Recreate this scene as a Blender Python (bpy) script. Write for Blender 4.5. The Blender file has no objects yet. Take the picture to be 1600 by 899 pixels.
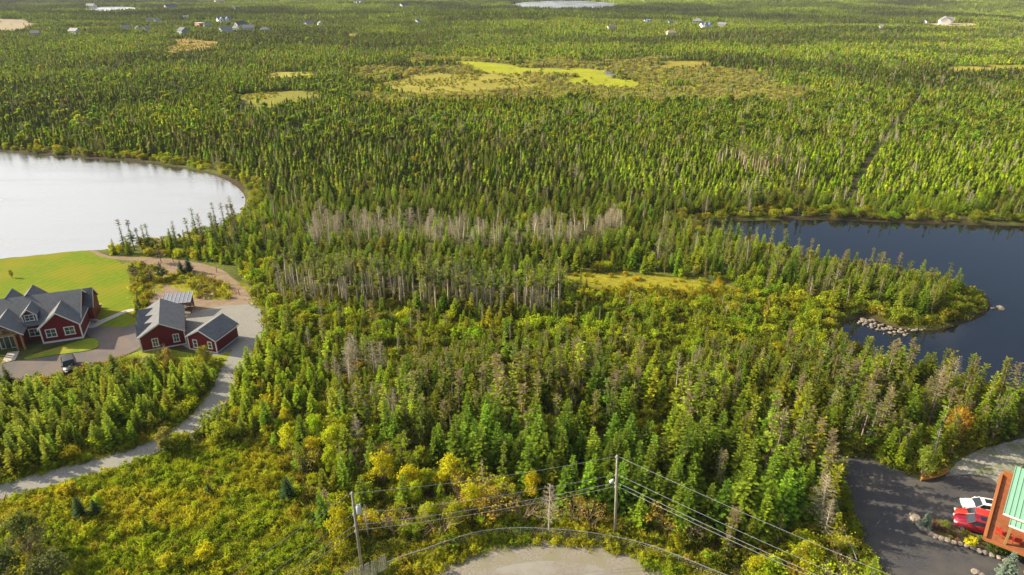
import bpy, math, random
import numpy as np
from mathutils import Vector, Matrix, Euler
R = math.radians
rnd = random.Random(7)
sc = bpy.context.scene
COL = sc.collection

# ------------------------------------------------------------------ camera, world, sun, exposure
CAM_H, PITCH, FPX = 55.0, R(24.5), 1067.0
cam_d = bpy.data.cameras.new('camera'); cam = bpy.data.objects.new('camera', cam_d); COL.objects.link(cam)
cam_d.sensor_width = 36.0; cam_d.lens = 36.0 * FPX / 1600.0
cam_d.clip_start = 0.5; cam_d.clip_end = 30000
cam.location = (0, 0, CAM_H); cam.rotation_euler = (R(90) - PITCH, 0, 0)
sc.camera = cam
SUN_EL, SUN_AZ = R(28), R(-75)          # azimuth clockwise from +Y: the sun stands to the left and slightly ahead
sdir = Vector((math.sin(SUN_AZ) * math.cos(SUN_EL), math.cos(SUN_AZ) * math.cos(SUN_EL), math.sin(SUN_EL)))
sun_d = bpy.data.lights.new('sun', 'SUN'); sun_d.energy = 5.0; sun_d.angle = R(0.5); sun_d.color = (1.0, 0.86, 0.60)
sun = bpy.data.objects.new('sun', sun_d); COL.objects.link(sun)
sun.rotation_euler = (-sdir).to_track_quat('-Z', 'Y').to_euler()
sc.view_settings.view_transform = 'Standard'; sc.view_settings.look = 'None'
sc.view_settings.exposure = 1.12; sc.view_settings.gamma = 1.0; sc.view_settings.use_curve_mapping = False
w = bpy.data.worlds.new('World'); sc.world = w; w.use_nodes = True
nt = w.node_tree; nt.nodes.clear()
wo = nt.nodes.new('ShaderNodeOutputWorld'); bg = nt.nodes.new('ShaderNodeBackground'); bg.inputs[1].default_value = 0.05
sky = nt.nodes.new('ShaderNodeTexSky'); sky.sky_type = 'NISHITA'; sky.sun_disc = False
sky.sun_elevation = SUN_EL; sky.sun_rotation = SUN_AZ; sky.air_density = 1.0; sky.dust_density = 1.0
# broken bright cloud: denser and brighter towards the sun
tc = nt.nodes.new('ShaderNodeTexCoord')
mp = nt.nodes.new('ShaderNodeMapping'); mp.inputs['Scale'].default_value = (1, 1, 2.6)
cn = nt.nodes.new('ShaderNodeTexNoise'); cn.inputs['Scale'].default_value = 1.7; cn.inputs['Detail'].default_value = 7; cn.inputs['Roughness'].default_value = 0.55
dotn = nt.nodes.new('ShaderNodeVectorMath'); dotn.operation = 'DOT_PRODUCT'; dotn.inputs[1].default_value = sdir
m1 = nt.nodes.new('ShaderNodeMath'); m1.operation = 'MULTIPLY_ADD'; m1.inputs[1].default_value = 0.36; 
cr = nt.nodes.new('ShaderNodeMapRange'); cr.inputs[1].default_value = 0.60; cr.inputs[2].default_value = 0.74
cb = nt.nodes.new('ShaderNodeMapRange'); cb.inputs[1].default_value = -0.2; cb.inputs[2].default_value = 0.85; cb.inputs[3].default_value = 6.0; cb.inputs[4].default_value = 17.0
cc = nt.nodes.new('ShaderNodeCombineColor'); mx = nt.nodes.new('ShaderNodeMix'); mx.data_type = 'RGBA'
L = nt.links.new
L(tc.outputs['Generated'], mp.inputs[0]); L(mp.outputs[0], cn.inputs['Vector'])
L(tc.outputs['Generated'], dotn.inputs[0]); L(dotn.outputs['Value'], m1.inputs[0]); L(cn.outputs['Fac'], m1.inputs[2])
L(m1.outputs[0], cr.inputs[0]); L(dotn.outputs['Value'], cb.inputs[0])
for k in range(3): L(cb.outputs[0], cc.inputs[k])
L(cr.outputs[0], mx.inputs[0]); L(sky.outputs[0], mx.inputs[6]); L(cc.outputs[0], mx.inputs[7])
L(mx.outputs[2], bg.inputs[0]); L(bg.outputs[0], wo.inputs[0])

# ------------------------------------------------------------------ view geometry helpers
cp, sp_ = math.cos(PITCH), math.sin(PITCH)
def P(u, v, z=0.0):
    a = (u - 800) / FPX; b = -(v - 449.5) / FPX
    dz = -sp_ + b * cp; dy = cp + b * sp_
    t = (z - CAM_H) / dz
    return (a * t, dy * t)
def proj(x, y, z):
    z = z - CAM_H; dep = y * cp - z * sp_; up = y * sp_ + z * cp
    return 800 + FPX * x / dep, 449.5 - FPX * up / dep, dep
def pip(u, v, poly):
    ins = np.zeros(np.shape(u), bool); n = len(poly); j = n - 1
    for i in range(n):
        xi, yi = poly[i]; xj, yj = poly[j]
        if yi != yj:
            c = ((yi > v) != (yj > v)) & (u < (xj - xi) * (v - yi) / (yj - yi) + xi)
            ins ^= c
        j = i
    return ins
def sdist(x, y, poly):
    d = np.full(np.shape(x), 1e9); n = len(poly)
    for i in range(n):
        ax, ay = poly[i]; bx, by = poly[(i + 1) % n]
        vx, vy = bx - ax, by - ay; l2 = vx * vx + vy * vy + 1e-9
        t = np.clip(((x - ax) * vx + (y - ay) * vy) / l2, 0, 1)
        d = np.minimum(d, np.hypot(x - ax - t * vx, y - ay - t * vy))
    return np.where(pip(x, y, poly), -d, d)
def smooth(poly, it=2):
    for _ in range(it):
        q = []
        for i in range(len(poly)):
            a, b = poly[i], poly[(i + 1) % len(poly)]
            q += [(a[0] * .75 + b[0] * .25, a[1] * .75 + b[1] * .25), (a[0] * .25 + b[0] * .75, a[1] * .25 + b[1] * .75)]
        poly = q
    return poly
def W(pts, z=0.0): return [P(u, v, z) for u, v in pts]
def _h(i, j, s):
    n = np.sin(i * 127.1 + j * 311.7 + s * 74.7) * 43758.5453
    return n - np.floor(n)
def vnoise(x, y, s=0):
    i = np.floor(x); j = np.floor(y); fx = x - i; fy = y - j
    fx = fx * fx * (3 - 2 * fx); fy = fy * fy * (3 - 2 * fy)
    a, b, c, d = _h(i, j, s), _h(i + 1, j, s), _h(i, j + 1, s), _h(i + 1, j + 1, s)
    return (a + (b - a) * fx) * (1 - fy) + (c + (d - c) * fx) * fy
def fbm(x, y, s=0, o=4):
    r = 0; a = .5; t = 0
    for k in range(o):
        r = r + a * vnoise(x, y, s + k); t += a; x = x * 2.03 + 7; y = y * 2.03 + 3; a *= .5
    return r / t
def ss(a, b, x):
    t = np.clip((x - a) / (b - a), 0, 1); return t * t * (3 - 2 * t)

# ------------------------------------------------------------------ plan of the place (outlines of water, clearings and paving on the ground)
LAKE_L = smooth(W([(-700, 226), (-60, 231), (0, 234), (40, 238), (100, 243), (160, 247), (220, 251), (270, 258), (320, 266), (362, 280), (386, 300), (388, 318), (372, 340), (310, 366), (230, 380), (165, 389), (100, 394), (0, 404), (-120, 412), (-800, 430)]))
LAKE_R = smooth(W([(1085, 352), (1110, 346), (1150, 342), (1250, 340), (1330, 341), (1400, 345), (1500, 348), (1600, 350), (2100, 356), (2300, 760), (1800, 665), (1600, 618), (1500, 592), (1400, 566), (1340, 545), (1312, 524), (1306, 508), (1322, 496), (1345, 489), (1368, 494), (1398, 507), (1440, 513), (1492, 504), (1532, 489), (1545, 474), (1533, 458), (1480, 440), (1400, 424), (1300, 408), (1200, 386), (1130, 366)], 0), 2)
FAR_LAKES = [smooth([(P(808, 8)[0] * .9, 1290), (P(944, 8)[0] * .9, 1290), P(975, 6.5), P(946, 4), P(900, 1), P(840, 2), P(796, 6)]),
             smooth([P(120, 21), P(214, 21), P(222, 13), P(200, 11), P(150, 11)])]
def hgt(x, y):
    x = np.asarray(x, float); y = np.asarray(y, float); d = np.hypot(x, y)
    r = ss(520, 1500, d)
    h = r * (36 * (fbm(x / 420, y / 420, 5, 3) - .5) + 10 * (fbm(x / 150, y / 150, 9, 2) - .5)) + ss(330, 700, d) * 6 * (fbm(x / 200, y / 200, 3, 2) - .45)
    for L_ in FAR_LAKES: h = h * ss(0, 240, sdist(x, y, L_))
    for L_ in (LAKE_L, LAKE_R):
        s = sdist(x, y, L_); h = h - 1.3 * ss(.4, -2.6, s)
    h = h + ss(0, 1, (d - 2200) / 2500) * 25 * fbm(x / 900, y / 900, 2, 2)
    return h
def ground_hit(u, v):
    a = (u - 800) / FPX; b = -(v - 449.5) / FPX
    dz = -sp_ + b * cp; dy = cp + b * sp_
    ts = np.geomspace(40, 6000, 900); z = CAM_H + dz * ts
    hh = hgt(a * ts, dy * ts); k = int(np.argmax(z < hh)) or 899
    return float(a * ts[k]), float(dy * ts[k]), float(hh[k])

LAWN = W([(-260, 420), (-60, 409), (0, 405.5), (60, 399), (120, 392), (148, 392), (175, 402), (196, 415), (203, 440), (207, 462), (214, 478), (205, 486), (216, 505), (212, 513), (196, 512), (150, 514), (120, 520), (60, 522), (-100, 540), (-260, 520)])
LAWN_FRONT = W([(36, 560), (60, 552), (100, 540), (140, 528), (152, 530), (156, 540), (146, 547), (110, 552), (60, 559), (40, 563)])
LAWN_SIDE = W([(20, 602), (60, 594), (110, 582), (150, 573), (190, 560), (225, 545), (262, 545), (295, 552), (345, 556), (380, 538), (377, 552), (362, 570), (345, 588), (320, 592), (260, 590), (180, 596), (120, 606), (60, 612)])
DRIVE = W([(-260, 560), (-60, 570), (0, 568), (36, 563), (60, 560), (110, 553), (147, 548), (157, 541), (152, 529), (138, 527), (134, 512), (165, 510), (195, 513), (216, 503), (216, 530), (226, 541), (190, 558), (140, 573), (80, 588), (22, 598), (-60, 606), (-260, 620)])
WALK_FRONT = W([(2, 568), (24, 563), (31, 549), (12, 551)])
WALK = W([(134, 506), (160, 500), (180, 491), (198, 484), (214, 482), (216, 486), (199, 488), (184, 495), (164, 504), (150, 512), (136, 514)])
PATIO = W([(127, 486), (148, 478), (152, 490), (150, 505), (140, 513), (131, 510)])
GRAVEL = W([(262, 497), (290, 492), (330, 481), (370, 476), (398, 476), (409, 484), (412, 500), (410, 520), (404, 540), (390, 552), (376, 560), (366, 582), (350, 574), (358, 556), (366, 543), (340, 560), (292, 545), (262, 525)])
DIRT = W([(139, 391), (147, 391), (165, 400), (200, 402), (240, 403), (280, 406), (318, 412), (345, 420), (368, 438), (390, 460), (402, 478), (372, 477), (330, 482), (292, 491), (268, 494), (240, 490), (228, 484), (234, 468), (240, 458), (258, 455), (250, 436), (262, 426), (238, 416), (210, 408), (165, 404), (146, 396)])
DIRT_HOLE = W([(282, 428), (310, 432), (345, 442), (368, 462), (350, 470), (310, 466), (290, 462), (276, 452), (262, 446), (250, 440), (258, 432)])
TRACK_C = [(-120, 800), (0, 769), (60, 752), (130, 733), (195, 716), (238, 700), (268, 684), (300, 664), (328, 640), (344, 616), (357, 592), (368, 568), (378, 552)]
ASPH = W([(1303, 711), (1330, 713), (1352, 718), (1400, 733), (1434, 750), (1470, 748), (1490, 742), (1530, 742), (1562, 752), (1560, 800), (1545, 850), (1600, 880), (1760, 930), (1700, 1100), (1440, 1100), (1392, 905), (1378, 890), (1358, 868), (1344, 840), (1335, 806), (1326, 770), (1316, 735)])
GRAV_R = W([(1470, 749), (1490, 726), (1520, 706), (1560, 694), (1600, 684), (1720, 668), (1740, 700), (1640, 716), (1592, 728), (1575, 760), (1540, 760), (1500, 757)])
BED = W([(1424, 806), (1436, 804), (1462, 808), (1480, 818), (1500, 826), (1536, 838), (1570, 846), (1640, 864), (1640, 880), (1590, 868), (1540, 858), (1500, 850), (1468, 843), (1444, 833), (1430, 822)])
CUL_C, CUL_R = (3.9, 36.8), 18.6
SAND = W([(308, 463), (313, 459), (324, 457), (335, 459), (338, 463), (330, 467), (316, 467)])
BOGS = {  # name: (outline, albedo)
 'bog_tan': (W([(562, 127), (600, 117), (660, 111), (720, 109), (790, 112), (850, 118), (862, 132), (840, 144), (700, 148), (600, 141)]), (.26, .245, .04)),
 'bog_green': (W([(690, 95), (750, 96), (810, 104), (900, 104), (962, 107), (985, 117), (996, 128), (985, 136), (928, 133), (905, 118), (870, 112), (760, 111), (706, 103)]), (.27, .30, .012)),
 'bog_scrub': (W([(600, 104), (660, 90), (760, 88), (860, 90), (1000, 92), (1180, 112), (1330, 132), (1240, 150), (1180, 160), (1000, 160), (840, 158), (620, 154), (560, 142)]), (.17, .165, .065)),
 'bog_gold': (W([(256, 66), (300, 64), (336, 70), (338, 80), (300, 88), (262, 84)]), (.28, .20, .06)),
 'bog_small': (W([(530, 53), (566, 53), (568, 63), (532, 63)]), (.22, .20, .04)),
 'bog_mid': (W([(330, 154), (380, 145), (430, 141), (480, 144), (500, 158), (440, 172), (360, 172)]), (.20, .20, .03)),
 'bog_mid2': (W([(395, 114), (470, 118), (480, 126), (400, 126)]), (.28, .27, .05)),
 'bog_right': (W([(1478, 104), (1600, 104), (1700, 106), (1700, 118), (1490, 116)]), (.28, .26, .03)),
 'bog_top': (W([(1000, 93), (1070, 96), (1078, 110), (1010, 104)]), (.26, .23, .03)),
 'clearing_tl': (W([(-40, 34), (40, 33), (64, 42), (56, 54), (-40, 56)]), (.28, .24, .17)),
 'road_far': (W([(806, 20), (868, 21), (870, 30), (812, 28)]), (.40, .38, .35)),
 'yard_r': (W([(1455, 32), (1520, 34), (1530, 44), (1450, 44)]), (.40, .33, .20)),
 'meadow_mid': (W([(868, 432), (940, 425), (1040, 432), (1130, 444), (1180, 458), (1150, 476), (1040, 478), (940, 466)]), (.24, .23, .02)),
}
POOL_FAR = W([(940, 112), (952, 110), (970, 113), (972, 119), (950, 119)])

# ------------------------------------------------------------------ object helpers
def tag(o, label=None, cat=None, group=None, kind=None):
    if label: o['label'] = label
    if cat: o['category'] = cat
    if group: o['group'] = group
    if kind: o['kind'] = kind
    return o
def empty(name, loc=(0, 0, 0), rz=0.0, **k):
    o = bpy.data.objects.new(name, None); COL.objects.link(o); o.location = loc; o.rotation_euler = (0, 0, rz); o.empty_display_size = .3
    return tag(o, **k)
def mesh_np(name, V, F, mats, mi=None, attrs=None, smooth_=False):
    """V (n,3); F list of tuples or an (m,k) array"""
    me = bpy.data.meshes.new(name); V = np.asarray(V, np.float32)
    if isinstance(F, np.ndarray):
        k = F.shape[1]; loops = F.ravel(); tot = np.full(len(F), k); start = np.arange(len(F)) * k
    else:
        tot = np.array([len(f) for f in F]); loops = np.concatenate([np.asarray(f) for f in F]); start = np.concatenate([[0], np.cumsum(tot)[:-1]])
    me.vertices.add(len(V)); me.vertices.foreach_set('co', V.ravel())
    me.loops.add(len(loops)); me.loops.foreach_set('vertex_index', loops.astype(np.int32))
    me.polygons.add(len(tot)); me.polygons.foreach_set('loop_start', start.astype(np.int32)); me.polygons.foreach_set('loop_total', tot.astype(np.int32))
    for m in mats: me.materials.append(m)
    if mi is not None: me.polygons.foreach_set('material_index', np.asarray(mi, np.int32))
    if smooth_: me.polygons.foreach_set('use_smooth', np.ones(len(tot), bool))
    for n, a in (attrs or {}).items():
        a = np.asarray(a, np.float32)
        if a.ndim == 1:
            t = me.attributes.new(n, 'FLOAT', 'POINT'); t.data.foreach_set('value', a)
        else:
            t = me.attributes.new(n, 'FLOAT_COLOR', 'POINT'); t.data.foreach_set('color', np.c_[a, np.ones(len(a))].astype(np.float32).ravel())
    me.update(calc_edges=True); me.validate()
    return me
def link(name, me, parent=None, **k):
    o = bpy.data.objects.new(name, me); COL.objects.link(o)
    if parent: o.parent = parent
    return tag(o, **k)
class MB:
    def __init__(s): s.v = []; s.f = []
    def add(s, v, f):
        n = len(s.v); s.v += [tuple(p) for p in v]; s.f += [tuple(i + n for i in q) for q in f]; return s
    def box(s, x0, x1, y0, y1, z0, z1, M=None):
        v = [(x, y, z) for z in (z0, z1) for x, y in ((x0, y0), (x1, y0), (x1, y1), (x0, y1))]
        if M is not None: v = [tuple(M @ Vector(p)) for p in v]
        return s.add(v, [(3, 2, 1, 0), (4, 5, 6, 7), (0, 1, 5, 4), (1, 2, 6, 5), (2, 3, 7, 6), (3, 0, 4, 7)])
    def tube(s, pts, r, n=6, cap=True):
        rs = r if isinstance(r, (list, tuple)) else [r] * len(pts)
        pts = [Vector(p) for p in pts]; rings = []
        for i, p in enumerate(pts):
            t = (pts[min(i + 1, len(pts) - 1)] - pts[max(i - 1, 0)]).normalized()
            a = t.cross(Vector((0, 0, 1))); a = a.normalized() if a.length > .05 else Vector((1, 0, 0)); b = t.cross(a)
            rings.append([p + (a * math.cos(2 * math.pi * k / n) + b * math.sin(2 * math.pi * k / n)) * rs[i] for k in range(n)])
        v = [q for g in rings for q in g]; f = []
        for i in range(len(pts) - 1):
            for k in range(n):
                f.append((i * n + k, i * n + (k + 1) % n, (i + 1) * n + (k + 1) % n, (i + 1) * n + k))
        if cap: f += [tuple(range(n - 1, -1, -1)), tuple((len(pts) - 1) * n + k for k in range(n))]
        return s.add(v, f)
    def extr(s, poly, z0, z1):       # vertical prism from a plan outline
        n = len(poly); v = [(x, y, z0) for x, y in poly] + [(x, y, z1) for x, y in poly]
        return s.add(v, [tuple(range(n - 1, -1, -1)), tuple(range(n, 2 * n))] + [(i, (i + 1) % n, n + (i + 1) % n, n + i) for i in range(n)])
    def slab(s, quad, t):            # thick sheet below a 3-D quad or polygon
        q = [Vector(p) for p in quad]; n = (q[1] - q[0]).cross(q[2] - q[0]).normalized()
        if n.z < 0: n = -n
        lo = [p - n * t for p in q]; k = len(q)
        return s.add(q + lo, [tuple(range(k)), tuple(range(2 * k - 1, k - 1, -1))] + [(i, (i + 1) % k, k + (i + 1) % k, k + i) for i in range(k)])
    def build(s, name, mat, parent=None, smooth_=False, bevel=0, **k):
        me = bpy.data.meshes.new(name); me.from_pydata(s.v, [], s.f); me.materials.append(mat)
        import bmesh as B
        b = B.new(); b.from_mesh(me); B.ops.recalc_face_normals(b, faces=b.faces)
        if bevel: B.ops.bevel(b, geom=b.edges[:], offset=bevel, segments=2, affect='EDGES', profile=.6)
        b.to_mesh(me); b.free()
        if smooth_: me.polygons.foreach_set('use_smooth', [True] * len(me.polygons))
        return link(name, me, parent, **k)

# ------------------------------------------------------------------ materials
def newmat(name):
    m = bpy.data.materials.new(name); m.use_nodes = True; t = m.node_tree; t.nodes.clear()
    o = t.nodes.new('ShaderNodeOutputMaterial'); b = t.nodes.new('ShaderNodeBsdfPrincipled'); t.links.new(b.outputs[0], o.inputs[0])
    b.inputs['Specular IOR Level'].default_value = .25
    return m, t, b, o
def coords(t, obj=False):
    if obj: return t.nodes.new('ShaderNodeTexCoord').outputs['Object']
    return t.nodes.new('ShaderNodeNewGeometry').outputs['Position']
def noisen(t, vec, scale, detail=4, rough=.55):
    n = t.nodes.new('ShaderNodeTexNoise'); n.inputs['Scale'].default_value = scale; n.inputs['Detail'].default_value = detail; n.inputs['Roughness'].default_value = rough
    t.links.new(vec, n.inputs['Vector']); return n.outputs['Fac']
def rampn(t, fac, stops):
    r = t.nodes.new('ShaderNodeValToRGB'); e = r.color_ramp.elements
    while len(e) < len(stops): e.new(.5)
    for k, (p, c) in enumerate(stops): e[k].position = p; e[k].color = (*c, 1)
    t.links.new(fac, r.inputs[0]); return r.outputs[0]
def mixn(t, fac, a, b, mode='MIX'):
    m = t.nodes.new('ShaderNodeMix'); m.data_type = 'RGBA'; m.blend_type = mode
    for s, x in ((0, fac), (6, a), (7, b)):
        if isinstance(x, (int, float)): m.inputs[s].default_value = x
        elif isinstance(x, tuple): m.inputs[s].default_value = (*x, 1)
        else: t.links.new(x, m.inputs[s])
    return m.outputs[2]
def bumpn(t, b, h, dist, strength=1.0):
    n = t.nodes.new('ShaderNodeBump'); n.inputs['Distance'].default_value = dist; n.inputs['Strength'].default_value = strength
    t.links.new(h, n.inputs['Height']); t.links.new(n.outputs[0], b.inputs['Normal'])
def mat_noise(name, c1, c2, scale, rough=.8, bump=0.0, scale2=None, c3=None, obj=True, spec=.06, bscale=None):
    m, t, b, o = newmat(name); v = coords(t, obj)
    f = noisen(t, v, scale); col = rampn(t, f, [(.32, c1), (.68, c2)])
    if c3: col = mixn(t, rampn(t, noisen(t, v, scale2 or scale * .13), [(.45, (0, 0, 0)), (.62, (1, 1, 1))]), col, c3)
    t.links.new(col, b.inputs['Base Color']); b.inputs['Roughness'].default_value = rough; b.inputs['Specular IOR Level'].default_value = spec
    if bump: bumpn(t, b, noisen(t, v, bscale or scale * 2.5), bump)
    return m
def mat_flat(name, c, rough=.5, metal=0.0, spec=.5, coat=0.0):
    m, t, b, o = newmat(name); v = coords(t, True)
    f = noisen(t, v, 3.0, 5); col = mixn(t, f, tuple(x * .86 for x in c), tuple(min(1, x * 1.1) for x in c))
    t.links.new(col, b.inputs['Base Color']); b.inputs['Roughness'].default_value = rough; b.inputs['Metallic'].default_value = metal
    b.inputs['Specular IOR Level'].default_value = spec; b.inputs['Coat Weight'].default_value = coat
    return m
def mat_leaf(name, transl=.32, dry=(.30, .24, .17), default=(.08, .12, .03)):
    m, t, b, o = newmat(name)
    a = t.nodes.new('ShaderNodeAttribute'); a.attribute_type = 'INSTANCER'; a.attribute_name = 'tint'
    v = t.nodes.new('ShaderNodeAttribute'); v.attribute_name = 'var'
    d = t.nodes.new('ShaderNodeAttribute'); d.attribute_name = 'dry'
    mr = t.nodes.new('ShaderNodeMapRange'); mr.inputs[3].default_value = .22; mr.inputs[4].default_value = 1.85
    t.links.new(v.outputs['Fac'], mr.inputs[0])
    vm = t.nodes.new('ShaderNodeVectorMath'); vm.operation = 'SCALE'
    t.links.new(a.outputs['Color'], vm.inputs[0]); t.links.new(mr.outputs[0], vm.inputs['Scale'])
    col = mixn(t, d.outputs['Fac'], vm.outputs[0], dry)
    t.links.new(col, b.inputs['Base Color']); b.inputs['Roughness'].default_value = .7; b.inputs['Specular IOR Level'].default_value = .08
    tr = t.nodes.new('ShaderNodeBsdfTranslucent'); tc_ = mixn(t, 1.0, col, (1.5, 1.4, .5), 'MULTIPLY'); t.links.new(tc_, tr.inputs[0])
    mixs = t.nodes.new('ShaderNodeMixShader'); mixs.inputs[0].default_value = transl
    t.links.new(b.outputs[0], mixs.inputs[1]); t.links.new(tr.outputs[0], mixs.inputs[2]); t.links.new(mixs.outputs[0], o.inputs[0])
    return m
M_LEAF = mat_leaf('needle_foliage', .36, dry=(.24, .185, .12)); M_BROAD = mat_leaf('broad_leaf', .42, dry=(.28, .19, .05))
M_BARK = mat_noise('bark', (.16, .13, .10), (.34, .29, .24), 6, .9, .01)
M_DEAD = mat_noise('dead_wood', (.34, .29, .20), (.58, .51, .38), 5, .9)
t = M_DEAD.node_tree; b = [n for n in t.nodes if n.type == 'BSDF_PRINCIPLED'][0]; lk = b.inputs['Base Color'].links[0].from_socket
t.links.new(mixn(t, rampn(t, noisen(t, coords(t), .035, 2), [(.58, (0, 0, 0)), (.68, (.7, .7, .7))]), lk, (.40, .24, .16)), b.inputs['Base Color'])
M_TWIG = mat_noise('bare_twig', (.26, .18, .12), (.45, .34, .24), 4, .9)

# ------------------------------------------------------------------ ground
def ring_grid():
    ds = np.concatenate([np.linspace(1, 40, 14), np.geomspace(42, 9000, 560)])
    an = np.linspace(R(-72), R(72), 620)
    D, A = np.meshgrid(ds, an, indexing='ij'); return D * np.sin(A), D * np.cos(A)
GX, GY = ring_grid(); GZ = hgt(GX, GY)
nr, na = GX.shape
idx = np.arange(nr * na).reshape(nr, na)
GF = np.stack([idx[:-1, :-1].ravel(), idx[:-1, 1:].ravel(), idx[1:, 1:].ravel(), idx[1:, :-1].ravel()], 1)[:, ::-1]
gx, gy = GX.ravel(), GY.ravel(); n1 = fbm(gx / 9, gy / 9, 11, 3); n2 = fbm(gx / 45, gy / 45, 21, 3); dd = np.hypot(gx, gy)
jx = gx + 3.5 * (fbm(gx / 5, gy / 5, 31) - .5) * np.clip(dd / 90, .4, 4) + ss(250, 420, dd) * 60 * (fbm(gx / 45, gy / 45, 33) - .5); jy = gy + 7 * (fbm(gx / 6, gy / 6, 41) - .5) * np.clip(dd / 90, .4, 6) + ss(250, 420, dd) * 60 * (fbm(gx / 50, gy / 50, 43) - .5)
floor_c = np.array([.055, .050, .026]); green_c = np.array([.10, .13, .022])
gc = floor_c + (green_c - floor_c) * ss(.35, .65, n1 * .6 + n2 * .4)[:, None]
far = ss(900, 2400, dd)[:, None]; gc = gc * (1 - far) + np.array([.05, .062, .022]) * far
def paint(poly, c, soft=1.5, j=True, k=1.0):
    s = sdist(jx if j else gx, jy if j else gy, poly); m = (k * ss(soft, -soft, s))[:, None]
    global gc
    gc = gc * (1 - m) + np.array(c) * (.8 + .4 * n1[:, None]) * m
FG_MEADOW = W([(-200, 830), (0, 782), (60, 764), (130, 744), (250, 706), (330, 672), (420, 672), (470, 700), (490, 780), (560, 905), (560, 1100), (-200, 1100)])
paint(FG_MEADOW, (.21, .20, .03), 1.2)
SIDE_GREEN = W([(-80, 760), (0, 740), (120, 715), (230, 680), (330, 610), (350, 620), (300, 675), (235, 712), (130, 742), (0, 778), (-80, 800)])
paint(SIDE_GREEN, (.17, .19, .03), .8)
VERGE = W([(660, 905), (690, 855), (760, 832), (850, 826), (950, 836), (1020, 855), (1120, 893), (1160, 930), (1040, 930), (1000, 880), (860, 848), (740, 860), (690, 905)])
paint(VERGE, (.15, .17, .03), .6)
DRIVE_VERGE = W([(1300, 705), (1316, 735), (1326, 770), (1335, 806), (1344, 840), (1358, 868), (1378, 890), (1400, 920), (1360, 920), (1330, 880), (1314, 830), (1306, 780), (1296, 730)])
paint(DRIVE_VERGE, (.11, .12, .03), .4)
BUSHLAND = W([(400, 452), (440, 470), (600, 484), (870, 496), (1000, 470), (1130, 470), (1300, 490), (1306, 530), (1200, 560), (1000, 545), (800, 532), (560, 540), (500, 560), (420, 560), (405, 520)])
paint(BUSHLAND, (.16, .18, .025), 3)
GARDEN = W([(200, 405), (300, 410), (372, 436), (392, 470), (330, 480), (250, 500), (214, 484), (206, 450)])
paint(GARDEN, (.20, .20, .03), 1)
for nme in ('bog_scrub', 'bog_tan', 'bog_green', 'bog_gold', 'bog_small', 'bog_mid', 'bog_mid2', 'bog_right', 'bog_top', 'clearing_tl', 'road_far', 'yard_r', 'meadow_mid'):
    paint(BOGS[nme][0], BOGS[nme][1], 2.5)
for L_ in (LAKE_L, LAKE_R):
    s = sdist(gx, gy, L_); m = ss(.8, -1.0, s)[:, None]; gc = gc * (1 - m) + np.array([.045, .030, .016]) * m
gm, t, b, o = newmat('forest_ground')
a = t.nodes.new('ShaderNodeAttribute'); a.attribute_name = 'ground'
v = coords(t); f = noisen(t, v, .9, 6, .65); f2 = noisen(t, v, 5.0, 4)
col = mixn(t, 1.0, a.outputs['Color'], rampn(t, f, [(.25, (.55, .55, .6)), (.75, (1.5, 1.4, 1.3))]), 'MULTIPLY')
col = mixn(t, 1.0, col, rampn(t, f2, [(.3, (.7, .7, .7)), (.7, (1.3, 1.3, 1.3))]), 'MULTIPLY')
t.links.new(col, b.inputs['Base Color']); b.inputs['Roughness'].default_value = .95; b.inputs['Specular IOR Level'].default_value = .1
bumpn(t, b, f2, .15)
link('ground', mesh_np('ground', np.c_[gx, gy, GZ.ravel()], GF, [gm], attrs={'ground': gc}, smooth_=True), kind='structure')

import bmesh
def sheet(name, poly, mat, z=.008, jit=.0, sub=1.0, th=0.0, follow=False, sm=2, **k):
    """A sheet on the ground from a plan outline, its edge broken up a little."""
    poly = smooth(poly, sm) if sm else poly
    out = []
    for i in range(len(poly)):
        a_, b_ = poly[i], poly[(i + 1) % len(poly)]; n = max(1, int(math.dist(a_, b_) / sub))
        for q in range(n):
            x = a_[0] + (b_[0] - a_[0]) * q / n; y = a_[1] + (b_[1] - a_[1]) * q / n
            if jit: x += jit * (float(fbm(np.array(x * 1.3), np.array(y * 1.3), 71)) - .5) * 2; y += jit * (float(fbm(np.array(x * 1.3), np.array(y * 1.3), 81)) - .5) * 2
            out.append((x, y))
    bm = bmesh.new(); vs = [bm.verts.new((x, y, z)) for x, y in out]; bm.faces.new(vs)
    bmesh.ops.triangulate(bm, faces=bm.faces[:])
    for f_ in bm.faces:
        if f_.normal.z < 0: f_.normal_flip()
    me = bpy.data.meshes.new(name); bm.to_mesh(me); bm.free(); me.materials.append(mat)
    k.setdefault('kind', 'structure')
    return link(name, me, **k)

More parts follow.
